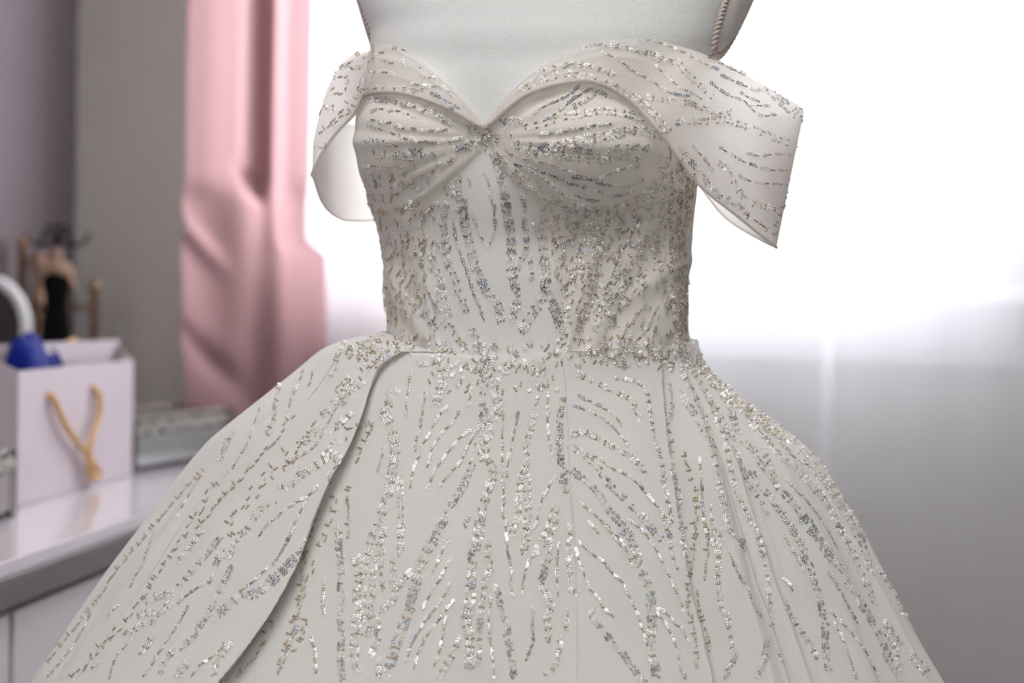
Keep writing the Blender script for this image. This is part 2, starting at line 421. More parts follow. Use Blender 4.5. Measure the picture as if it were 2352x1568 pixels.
# above the neckline the linen is the outer surface
G2 = body_grid(thA, zA, 0.0, 0.75); k = sstep(1.30, 1.335, zA)[:, None, None]
G = G * (1 - k) + G2 * k
F = grid_faces(len(zA), len(thA), True)
capb, capt = len(G.reshape(-1, 3)), len(G.reshape(-1, 3)) + 1
V = np.vstack([G.reshape(-1, 3), G[0].mean(0), G[-1].mean(0)])
n = len(thA); F = [list(f) for f in F] + [[capb, (j + 1) % n, j] for j in range(n)] + [[capt, (len(zA) - 1) * n + j, (len(zA) - 1) * n + (j + 1) % n] for j in range(n)]
mesh_np('torso', V, F, MAT['linen'], FORM)
# shoulders and neck above the picture
top = W(1285, -215, D0)
NK = []
for z, a, b in ((-0.02, .125, .062), (0.004, .115, .060), (0.018, .085, .055), (0.03, .066, .053), (0.06, .056, .052), (0.10, .054, .052), (0.115, .054, .052)):
    NK.append((z, a, b))
a_ = np.linspace(0, 2 * math.pi, 40, endpoint=False)
V = np.concatenate([np.stack([top[0] + a * np.cos(a_), D0 + b * np.sin(a_), np.full(40, top[2] + z)], -1) for z, a, b in NK])
F = [list(f) for f in grid_faces(len(NK), 40, True)] + [[(len(NK) - 1) * 40 + j for j in range(40)]]
mesh_np('neck', V, F, MAT['linen'], FORM)
lathe('neck_cap', (top[0], D0, top[2] + 0.115), [(.05, 0), (.057, .004), (.057, .012), (.03, .020), (.012, .028), (.012, .04), (.018, .05), (.012, .062)], MAT['wood'], FORM)
lathe('stand_pole', (0.03, D0, 0.02), [(.016, 0), (.016, .86)], MAT['chrome'], FORM, 16)
lathe('stand_base', (0.03, D0, 0.0), [(.17, 0), (.17, .012), (.06, .022), (.02, .05)], MAT['chrome'], FORM, 32)

# arm plates: flat oval linen discs with a braided gimp cord around them
def gimp(name, path, rad, parent, nrm, ctr):
    """two strands twisted round each other plus the little loops along one side"""
    C = smooth_curve(path, 260); T = np.gradient(C, axis=0); T /= np.linalg.norm(T, axis=1)[:, None]
    L = np.concatenate([[0], np.cumsum(np.linalg.norm(np.diff(C, axis=0), axis=1))])
    N = np.cross(T, nrm); N /= np.linalg.norm(N, axis=1)[:, None]
    N *= np.sign(((ctr - C) * N).sum(1))[:, None]; B = np.cross(T, N)
    Vs, Fs, off = [], [], 0
    for ph in (0, math.pi):
        w = 2 * math.pi * L / 0.0075 + ph
        P = C + N * (np.cos(w) * rad * 0.9)[:, None] + B * (np.sin(w) * rad * 0.55)[:, None]
        V, F = tube_arrays(P, rad * 0.55, 6)
        Vs.append(V); Fs += [[i + off for i in f] for f in F]; off += len(V)
    nl = int(L[-1] / 0.0048)
    for i in range(nl):
        k = int(i / nl * 259); a = np.linspace(0, 2 * math.pi, 10, endpoint=False)
        P = C[k] + N[k] * (rad * 1.5) + rad * 0.75 * (np.cos(a)[:, None] * N[k] + np.sin(a)[:, None] * (T[k] * 0.9 + B[k] * 0.3))
        V, F = tube_arrays(P, rad * 0.27, 5, True)
        Vs.append(V); Fs += [[i + off for i in f] for f in F]; off += len(V)
    return mesh_np(name, np.vstack(Vs), Fs, MAT['gimp'], parent)
def arm_plate(bot, front_top, back_top, side, bulge=1.0):
    """bot: lowest point; front_top/back_top: where the front and rear rims leave the picture"""
    bot, ft, bt = [np.asarray(v) for v in (bot, front_top, back_top)]
    mid = (ft + bt) / 2; up = mid - bot; c = bot + up * 1.15; half = (ft - bt) / 2 * 1.12
    a = np.linspace(0, 2 * math.pi, 60, endpoint=False)
    rim = c - up * 1.15 * np.cos(a)[:, None] + half * np.sin(a)[:, None] * (1 - 0.10 * np.cos(a))[:, None]
    o = np.cross(up, half); o /= np.linalg.norm(o); o = o * (1 if o[0] * side > 0 else -1)
    inner = c + (rim - c) * 0.55 + o * 0.008 * bulge
    V = np.vstack([rim, rim * 0.5 + inner * 0.5 + o * 0.002 * bulge, inner, [c + o * 0.010 * bulge]])
    F = [list(f) for f in grid_faces(3, 60, True)] + [[180, 120 + j, 120 + (j + 1) % 60] for j in range(60)]
    p = mesh_np('arm_plate', V, F, MAT['linen_side'], FORM)
    g = gimp('gimp_trim', np.vstack([rim, rim[:2]]) + o * 0.001, 0.0026, p, o, c)
    return p
arm_plate(W(1645, 130, 1.168), W(1667, 0, 1.158), W(1720, 0, 1.235), 1)
arm_plate(W(862, 112, 1.245), W(832, 0, 1.225), W(826, 0, 1.31), -1, 0.4)

# ------------------------------------------------------------------ raycasts onto the figure
def bvh_of(V, F): return BVHTree.FromPolygons([tuple(v) for v in V], [tuple(int(i) for i in f) for f in F])
def cast(bvh, px, py):
    h = bvh.ray_cast(Vector(CAM), Vector(ray(px, py)).normalized())
    return (np.array(h[0]), np.array(h[1])) if h[0] is not None else (None, None)

# base body surface (without seams) to place the neckline and waistline on
thB = np.linspace(-math.pi, math.pi, 361); zB = np.linspace(1.0, 1.36, 160)
BG = body_grid(thB, zB, 0.0, 1.0)
BODY = bvh_of(BG.reshape(-1, 3), grid_faces(len(zB), len(thB)))
def theta_of(P, tab):
    c, a, b = ring_at(tab, P[..., 2], 1), ring_at(tab, P[..., 2], 2), ring_at(tab, P[..., 2], 3)
    return np.arctan2((P[..., 0] - c) / a, (D0 - P[..., 1]) / b)
def edge_on_body(pts):
    out = []
    for x, y in smooth_curve(pts, 120):
        P, _ = cast(BODY, x, y)
        if P is not None: out.append((theta_of(P, TORSO), P[2]))
    out.sort(); return np.array(out)
neck = edge_on_body([(842, 216), (900, 207), (960, 214), (1020, 236), (1070, 262), (1112, 288), (1150, 255), (1200, 216), (1260, 190), (1330, 178), (1420, 188), (1500, 215), (1560, 250), (1592, 275)])
waist = edge_on_body([(900, 772), (960, 800), (1050, 818), (1150, 824), (1280, 816), (1400, 806), (1500, 800), (1575, 790)])
z_side_top = 1.262
def z_top(th):
    z = np.interp(th, neck[:, 0], neck[:, 1]); e = np.abs(th)
    back = sstep(1.5, 2.0, e); return z * (1 - back) + (z_side_top - 0.02) * back
def z_bot(th):
    return np.interp(th, waist[:, 0], waist[:, 1]) - 0.006

# ------------------------------------------------------------------ the gown
GOWN = empty('wedding_gown', (0.0, D0, 0), 'ivory off-shoulder ball gown covered in sequins and beads on the dress form', 'wedding gown')
def in_poly(x, y, poly):
    inside = np.zeros(x.shape, bool); p = np.asarray(poly, float); j = len(p) - 1
    for i in range(len(p)):
        xi, yi, xj, yj = p[i][0], p[i][1], p[j][0], p[j][1]
        c = ((yi > y) != (yj > y)) & (x < (xj - xi) * (y - yi) / (yj - yi + 1e-9) + xi)
        inside ^= c; j = i
    return inside
def seg_dist(x, y, pts):
    """distance in pixels to a polyline"""
    C = smooth_curve(pts, 60); d = np.full(x.shape, 1e9)
    for a, b in zip(C[:-1], C[1:]):
        v = b - a; t = np.clip(((x - a[0]) * v[0] + (y - a[1]) * v[1]) / (v @ v + 1e-9), 0, 1)
        d = np.minimum(d, np.hypot(x - a[0] - t * v[0], y - a[1] - t * v[1]))
    return d
CUP_R = [(1112, 285), (1200, 210), (1330, 170), (1450, 190), (1600, 280), (1600, 425), (1530, 462), (1430, 485), (1330, 482), (1240, 458), (1180, 415), (1140, 365)]
CUP_L = [(1112, 285), (1000, 222), (900, 200), (800, 205), (800, 480), (850, 492), (920, 480), (985, 450), (1035, 412), (1080, 370), (1105, 345)]
CENTER = [(1098, 372), (1122, 350), (1150, 400), (1200, 470), (1238, 520), (1262, 600), (1285, 700), (1296, 830), (1000, 830), (975, 720), (985, 600), (1005, 500), (1040, 430)]
def soft_mask(x, y, poly, w):
    d = np.full(x.shape, 1e9); p = poly + [poly[0]]
    for a, b in zip(p[:-1], p[1:]):
        a = np.array(a, float); b = np.array(b, float); v = b - a
        t = np.clip(((x - a[0]) * v[0] + (y - a[1]) * v[1]) / (v @ v + 1e-9), 0, 1)
        d = np.minimum(d, np.hypot(x - a[0] - t * v[0], y - a[1] - t * v[1]))
    s = np.where(in_poly(x, y, poly), d, -d)
    return sstep(-w, w, s)

thC = np.concatenate([np.linspace(-math.pi, -1.75, 40)[:-1], np.linspace(-1.75, 1.75, 520), np.linspace(1.75, math.pi, 40)[1:]])
sC = np.linspace(0, 1, 330)
zt, zbm = z_top(thC), z_bot(thC)
Zc = zbm[None, :] + (zt - zbm)[None, :] * sC[:, None]; Tc = np.broadcast_to(thC, Zc.shape)
P = body_point(TORSO, Tc, Zc, 0.0); od = out_dir(P, TORSO); P = P + od * bust(P)[..., None]
q = proj(P); X, Y = q[..., 0], q[..., 1]
fr = sstep(0.0, 0.03, D0 - P[..., 1])
mr_, ml_ = soft_mask(X, Y, CUP_R, 5), soft_mask(X, Y, CUP_L, 5)
ang = np.degrees(np.arctan2(Y - 322, np.abs(X - 1113) + 1)); dist = np.hypot(X - 1113, Y - 322)
gat = np.where(X > 1113, np.sin(ang * 0.42 + 0.9 * np.sin(ang * 0.17)), np.sin(ang * 0.46 + 1.0 + 0.6 * np.sin(ang * 0.25)))
ramp = sstep(25, 190, dist) * (1 - 0.55 * sstep(200, 460, dist))
disp = (mr_ + ml_) * (0.0022 + 0.0008 * gat * ramp)
# drag lines of the tulle below the cups, running from the waist up and outwards, and the boning seams
low = (1 - mr_) * (1 - ml_) * sstep(430, 520, Y)
fan = np.arctan2(X - 1190, 1150 - Y)
disp += low * 0.0011 * np.sin(fan * 46 + 0.8 * np.sin(Y * 0.012)) * (1 - 0.7 * soft_mask(X, Y, CENTER, 30))
for ln, amp, w in (([(1255, 470), (1290, 600), (1310, 720), (1300, 820)], 0.0014, 7), ([(1000, 470), (985, 600), (985, 700), (1010, 820)], 0.0012, 7),
                   ([(1470, 820), (1500, 740), (1560, 650), (1600, 560)], 0.0030, 22), ([(1440, 690), (1500, 640), (1580, 600)], 0.0022, 20),
                   ([(1535, 360), (1545, 500), (1540, 640), (1560, 790)], 0.0016, 10), ([(930, 500), (905, 600), (910, 700), (930, 790)], 0.0014, 10)):
    disp += amp * np.exp(-(seg_dist(X, Y, ln) / w) ** 2)
panel = soft_mask(X, Y, CENTER, 26)
disp += 0.0008 * panel
P = P + od * (disp * fr)[..., None]
inner = body_point(TORSO, Tc[-1:], Zc[-1:], 0.004); inner = inner + out_dir(inner, TORSO) * bust(inner)[..., None]
V = np.concatenate([P, inner], 0)
bod = mesh_np('bodice', V.reshape(-1, 3), grid_faces(len(sC) + 1, len(thC)), MAT['bodice'], GOWN)
at = bod.data.attributes.new('panel', 'FLOAT', 'POINT')
at.data.foreach_set('value', np.concatenate([panel * fr, panel[-1:] * 0], 0).ravel().astype(np.float32))
BODICE = bvh_of(P.reshape(-1, 3), grid_faces(len(sC), len(thC)))

# ---- skirt
SK = ring_table([(770, 893, 1583, 0.104), (785, 830, 1588, 0.106), (800, 772, 1594, 0.108), (820, 742, 1604, 0.111), (845, 712, 1622, 0.115), (870, 680, 1656, 0.119), (900, 640, 1694, 0.125), (945, 585, 1752, 0.133), (985, 538, 1806, 0.141), (1020, 500, 1850, 0.149),
    (1090, 446, 1896, 0.163), (1200, 366, 1962, 0.185), (1330, 272, 2028, 0.210), (1440, 196, 2080, 0.232), (1568, 108, 2148, 0.257)])
zl = SK[0, 0]; c0, a0, b0 = SK[0, 1:]
ext = [(0.66, -0.030, .425, .285), (0.45, -0.02, .48, .34), (0.22, -0.01, .52, .38), (0.012, -0.01, .545, .41)]
SK = np.vstack([np.array(ext[::-1]), SK])
SKs = SK.copy()
zz = np.concatenate([np.linspace(0.012, 0.74, 60), np.linspace(0.745, SK[-1, 0], 150)])
cols = [zz]
for k_ in (1, 2, 3):
    y = np.interp(zz, SK[:, 0], SK[:, k_])
    for _ in range(4):
        y[1:-1] = 0.25 * y[:-2] + 0.5 * y[1:-1] + 0.25 * y[2:]
    cols.append(y)
SKT = np.stack(cols, -1)
def skirt_base(th, z): return body_point(SKT, th, z, 0.0, 2.05)
thS = np.concatenate([np.linspace(-math.pi, -1.95, 90)[:-1], np.linspace(-1.95, 1.95, 1000), np.linspace(1.95, math.pi, 90)[1:]])
T0, Z0 = np.meshgrid(np.linspace(-2, 2, 400), zz)
SB = bvh_of(skirt_base(T0, Z0).reshape(-1, 3), grid_faces(*T0.shape))
def fold_line(pts):
    out = []
    for x, y in smooth_curve(pts, 80):
        Pp, _ = cast(SB, x, y)
        if Pp is not None: out.append((Pp[2], theta_of(Pp, SKT)))
    out.sort(); out = np.array(out)
    # continue to the hem in a straight fall, and to the waist
    return out
def fold_theta(fl, z): return np.interp(z, fl[:, 0], fl[:, 1])
FOLDS = dict(
    f0=fold_line([(800, 806), (760, 868), (715, 930), (640, 1000), (560, 1070), (458, 1176), (368, 1320), (277, 1444), (192, 1565)]),
    f1=fold_line([(948, 800), (892, 838), (872, 880), (850, 960), (818, 1040), (784, 1100), (748, 1186), (712, 1290), (660, 1391), (603, 1475), (533, 1566)]),
    f2=fold_line([(1285, 818), (1292, 860), (1296, 930), (1300, 1010), (1302, 1100), (1310, 1200), (1314, 1300), (1316, 1430), (1316, 1566)]),
    f3=fold_line([(1500, 812), (1508, 850), (1514, 911), (1519, 970), (1526, 1060), (1536, 1160), (1552, 1250), (1566, 1340), (1590, 1430), (1620, 1566)]))
def skirt_disp(th, z):
    t = sstep(SKT[-1, 0] - 0.004, SKT[-1, 0] - 0.10, z) if False else np.clip((SKT[-1, 0] - z) / 0.12, 0, 1)
    g = 0.35 + 0.65 * t                          # folds deepen below the waist
    deep = np.clip((SKT[-1, 0] - z) / 0.35, 0, 1.6)
    d = np.zeros_like(th)
    def step(fl, side, h, w_edge, w_body, rk=0.55, rw=0.35):
        """a pleat whose lip is at the line; the raised cloth lies on `side` of it"""
        s = (th - fold_theta(fl, z)) * side
        lip = sstep(-w_edge, w_edge, s) * np.exp(-np.clip(s, 0, None) / w_body)
        rec = -rk * np.exp(-np.clip(-s, 0, None) / (w_body * rw)) * (1 - sstep(-w_edge, w_edge, s))
        return h * (lip + rec)
    wk = 0.012 / (0.6 + deep)
    d += step(FOLDS['f1'], -1, 0.010, 0.003, 0.22, 1.2, 0.25) * g * (1 + 0.5 * deep)
    d += step(FOLDS['f0'], 1, 0.008, 0.003, 0.20, 0.9, 0.3) * g * (1 + 0.5 * deep)
    d += step(FOLDS['f2'], 1, 0.0045, 0.003, 0.16) * g * (1 + 0.4 * deep)
    d += step(FOLDS['f3'], -1, 0.010, 0.003, 0.12) * g * (1 + 0.5 * deep)
    # rounded gathers on the picture-right side
    s = th - fold_theta(FOLDS['f3'], z)
    ms_ = sstep(0.06, 0.22, s)
    d += ms_ * g * (0.0100 * np.sin((s - 0.1) * 23) + 0.0055 * np.sin((s) * 41 + 1.2 + 2 * deep) + 0.003 * np.sin(s * 12 + 0.8)) * (0.55 + 0.5 * deep)
    for k_, off in enumerate((.13, .205, .29, .37, .48, .58, .70, .82, .96)):
        d += g * (0.0030 + 0.0012 * (k_ % 3)) * (0.5 + 0.7 * deep) * np.exp(-(np.abs(s - off - 0.02 * np.sin(deep * 3 + k_)) / 0.016) ** 1.3)
    d += 0.0055 * np.exp(-(SKT[-1, 0] - z) / 0.03)
    # far left and back gathers, gentle waves of the middle panels
    s0 = fold_theta(FOLDS['f0'], z) - th
    d += sstep(0.05, 0.3, s0) * g * 0.010 * np.sin(s0 * 15 + 0.5) * (0.5 + 0.6 * deep)
    sm = (th - fold_theta(FOLDS['f1'], z)) / (fold_theta(FOLDS['f2'], z) - fold_theta(FOLDS['f1'], z) + 1e-6)
    d += np.where((sm > 0) & (sm < 1), 0.0055 * np.sin(np.clip(sm, 0, 1) * math.pi * 2 - 1.1) * np.sin(np.clip(sm, 0, 1) * math.pi), 0) * g * (0.4 + deep)
    s1 = (fold_theta(FOLDS['f1'], z) - th)
    d += np.where(s1 > 0, 1, 0) * sstep(0.02, 0.15, s1) * (1 - sstep(0.05, 0.3, s0)) * 0.004 * np.sin(s1 * 20 + deep * 2) * g * deep
    d += 0.0015 * np.sin(th * 37 + 6 * np.sin(z * 9)) * deep
    return d
def skirt_tuck(th, z):
    """cloth next to a pleat lip is tucked back underneath it"""
    g = np.clip((SKT[-1, 0] - z) / 0.05, 0, 1); dt = np.zeros_like(th)
    for nm, side, amt, w in (('f1', -1, 0.075, 0.07), ('f0', 1, 0.06, 0.06), ('f2', 1, 0.02, 0.03), ('f3', -1, 0.05, 0.05)):
        s = (th - fold_theta(FOLDS[nm], z)) * side
        dt = dt + side * amt * g * np.exp(-np.clip(-s, 0, None) / w) * (1 - sstep(-0.003, 0.003, s))
    return dt
def skirt_surf(th, z, k=1.0, inset=0.0):
    Pp = skirt_base(th + skirt_tuck(th, z), z); o = out_dir(Pp, SKT)
    return Pp + o * (skirt_disp(th, z) * k - inset)[..., None]
zS = np.concatenate([np.linspace(0.012, 0.74, 40)[:-1], np.linspace(0.74, SKT[-1, 0], 170)])
TS, ZS = np.meshgrid(thS, zS)
# the waist edge of the skirt follows the waist seam of the bodice
Ptop = skirt_surf(TS, ZS)
seam = np.interp(TS[-1], waist[:, 0], waist[:, 1])
over = ZS - (seam[None, :] + 0.002)
lift = np.where(over > 0, over, 0) * sstep(1.45, 1.2, np.abs(TS))
Ptop[..., 2] -= lift * 0.98
SKV = Ptop
mesh_np('skirt_overlay', SKV.reshape(-1, 3), grid_faces(len(zS), len(thS)), MAT['tulle'], GOWN)
SKIRT = bvh_of(SKV.reshape(-1, 3), grid_faces(len(zS), len(thS)))
thL = np.linspace(-math.pi, math.pi, 320); zL = np.linspace(0.02, SKT[-1, 0] - 0.004, 110)
TL, ZL = np.meshgrid(thL, zL)
ins = 0.004 + 0.020 * np.clip((SKT[-1, 0] - ZL) / 0.12, 0, 1)
LV = skirt_surf(TL, ZL, 0.8, ins)
overL = np.where(ZL - (np.interp(TL, waist[:, 0], waist[:, 1]) - 0.002) > 0, ZL - (np.interp(TL, waist[:, 0], waist[:, 1]) - 0.002), 0) * sstep(1.45, 1.2, np.abs(TL))
LV[..., 2] -= overL
mesh_np('skirt_lining', LV.reshape(-1, 3), grid_faces(len(zL), len(thL)), MAT['satin'], GOWN)

# ---- sleeves: draped bands from the cup, round the missing arm, to the back
def sleeve(name, rows, n_front, side, seed):
    U = param_curve([(*u,) for u, l in rows], 240); L = param_curve([(*l,) for u, l in rows], 240)
    nt_ = 46; t = np.linspace(0, 1, nt_)[:, None, None]
    Q = U[None] * (1 - t) + L[None] * t                      # px, py, depth
    sp = np.linspace(0, len(rows) - 1, 240)[None, :]; tt = t[..., 0]
    bulge = np.sin(math.pi * tt) ** 0.8
    Q[..., 2] += -0.010 * bulge * sstep(0.4, 2.5, sp) * (1 - sstep(n_front - 2.2, n_front - 0.2, sp))
    Q[..., 2] += 0.012 * bulge * sstep(n_front + 0.3, n_front + 1.5, sp)
    rip = np.sin(tt * 21 + 0.5 * np.sin(sp * 1.3) + seed) * 0.6 + np.sin(tt * 34 + sp * 0.5 + 2 * seed) * 0.4
    Q[..., 2] += 0.0016 * rip * sstep(0.3, 2.0, sp)
    Q[..., 2] += 0.0035 * np.sin(tt * 40 + 0.8 * np.sin(sp * 2 + tt * 5)) * sstep(n_front + 0.6, n_front + 1.8, sp)
    Pp = np.zeros(Q.shape)
    for i in range(Q.shape[0]):
        for j in range(Q.shape[1]):
            x, y, d = Q[i, j]
            if sp[0, j] < n_front - 1.2:
                dd = 9.0
                for bv in (BODICE, BODY):
                    h, _ = cast(bv, x, y)
                    if h is not None: dd = min(dd, (h - CAM) @ CF)
                lift_ = 0.0035 + 0.0045 * sstep(0.2, 2.0, sp[0, j]) + 0.0012 * rip[i, j] * sstep(0.5, 2, sp[0, j])
                if dd < 9: d = min(d, dd - lift_) if sp[0, j] > n_front - 4.5 else dd - lift_
            Q[i, j, 2] = d
    # relax the depth so the band leaves the body softly
    dq = Q[..., 2].copy()
    for _ in range(30):
        dq[:, 1:-1] = 0.25 * dq[:, :-2] + 0.5 * dq[:, 1:-1] + 0.25 * dq[:, 2:]
        dq[1:-1] = 0.25 * dq[:-2] + 0.5 * dq[1:-1] + 0.25 * dq[2:]
        lim = (sp[0] < n_front - 4.5)[None, :]
        dq = np.where(lim, np.minimum(dq, Q[..., 2]), dq)
    Q[..., 2] = dq
    for i in range(Q.shape[0]):
        for j in range(Q.shape[1]): Pp[i, j] = W(*Q[i, j])
    fc = grid_faces(*Q.shape[:2])
    o = mesh_np(name, Pp.reshape(-1, 3), fc, MAT['sleeve'], GOWN)
    # turned hems on both long edges
    tube('hem', Pp[-1][3:-2:3], 0.0013, MAT['sleeve'], o, 8)
    at_ = o.data.attributes.new('single_layer', 'FLOAT', 'POINT')
    sl_ = (1 - sstep(0.03, 0.17, tt)) * sstep(0.6, 1.6, sp) * (1 - sstep(4.5, 6.0, sp))
    at_.data.foreach_set('value', sl_.ravel().astype(np.float32))
    return o, bvh_of(Pp.reshape(-1, 3), fc)
SL_R, SLR = sleeve('sleeve', [((1109, 284, 1.13), (1113, 296, 1.13)), ((1160, 226, 1.13), (1160, 252, 1.13)), ((1215, 174, 1.13), (1212, 214, 1.13)), ((1300, 124, 1.13), (1290, 190, 1.13)),
    ((1400, 96, 1.13), (1372, 188, 1.12)), ((1500, 93, 1.13), (1455, 236, 1.115)), ((1600, 118, 1.135), (1532, 322, 1.12)), ((1690, 160, 1.15), (1602, 420, 1.135)), ((1770, 204, 1.165), (1695, 497, 1.15)),
    ((1836, 243, 1.19), (1772, 560, 1.18)), ((1845, 262, 1.215), (1780, 566, 1.21)), ((1815, 270, 1.25), (1738, 546, 1.25)), ((1740, 260, 1.30), (1665, 500, 1.295)), ((1650, 240, 1.325), (1604, 425, 1.32)), ((1570, 230, 1.335), (1560, 370, 1.33))], 10, 1, 0.3)
SL_L, SLL = sleeve('sleeve', [((1109, 284, 1.13), (1111, 296, 1.13)), ((1062, 230, 1.13), (1062, 266, 1.13)), ((1002, 172, 1.13), (1004, 236, 1.13)), ((942, 122, 1.14), (935, 214, 1.14)),
    ((888, 101, 1.15), (882, 209, 1.15)), ((842, 105, 1.17), (838, 218, 1.165)), ((790, 142, 1.19), (814, 262, 1.18)), ((758, 190, 1.205), (776, 302, 1.195)), ((738, 246, 1.22), (742, 348, 1.215)),
    ((722, 312, 1.235), (718, 396, 1.235)), ((722, 330, 1.255), (722, 412, 1.255)), ((745, 300, 1.29), (742, 468, 1.285)), ((785, 285, 1.315), (780, 502, 1.31)), ((830, 285, 1.33), (825, 508, 1.325)), ((890, 290, 1.335), (890, 505, 1.335))], 10, -1, 1.1)
tag(SL_R, 'sleeve reaching far out from the cup, lit from behind'); tag(SL_L, 'sleeve folded close to the side of the bodice')
# ------------------------------------------------------------------ sequin and bead embroidery
CROPS = dict(A=(680, 0, 600 / 2352), B=(1100, 0, 800 / 2091), C=(780, 300, 860 / 2325), D=(500, 740, 800 / 2240), E=(1200, 740, 800 / 2240), F=(60, 1000, 840 / 2319),
             G=(640, 1180, 600 / 2352), H=(1180, 1180, 580 / 2344), I=(1600, 1080, 600 / 1928), J=(690, 80, 210 / 716))
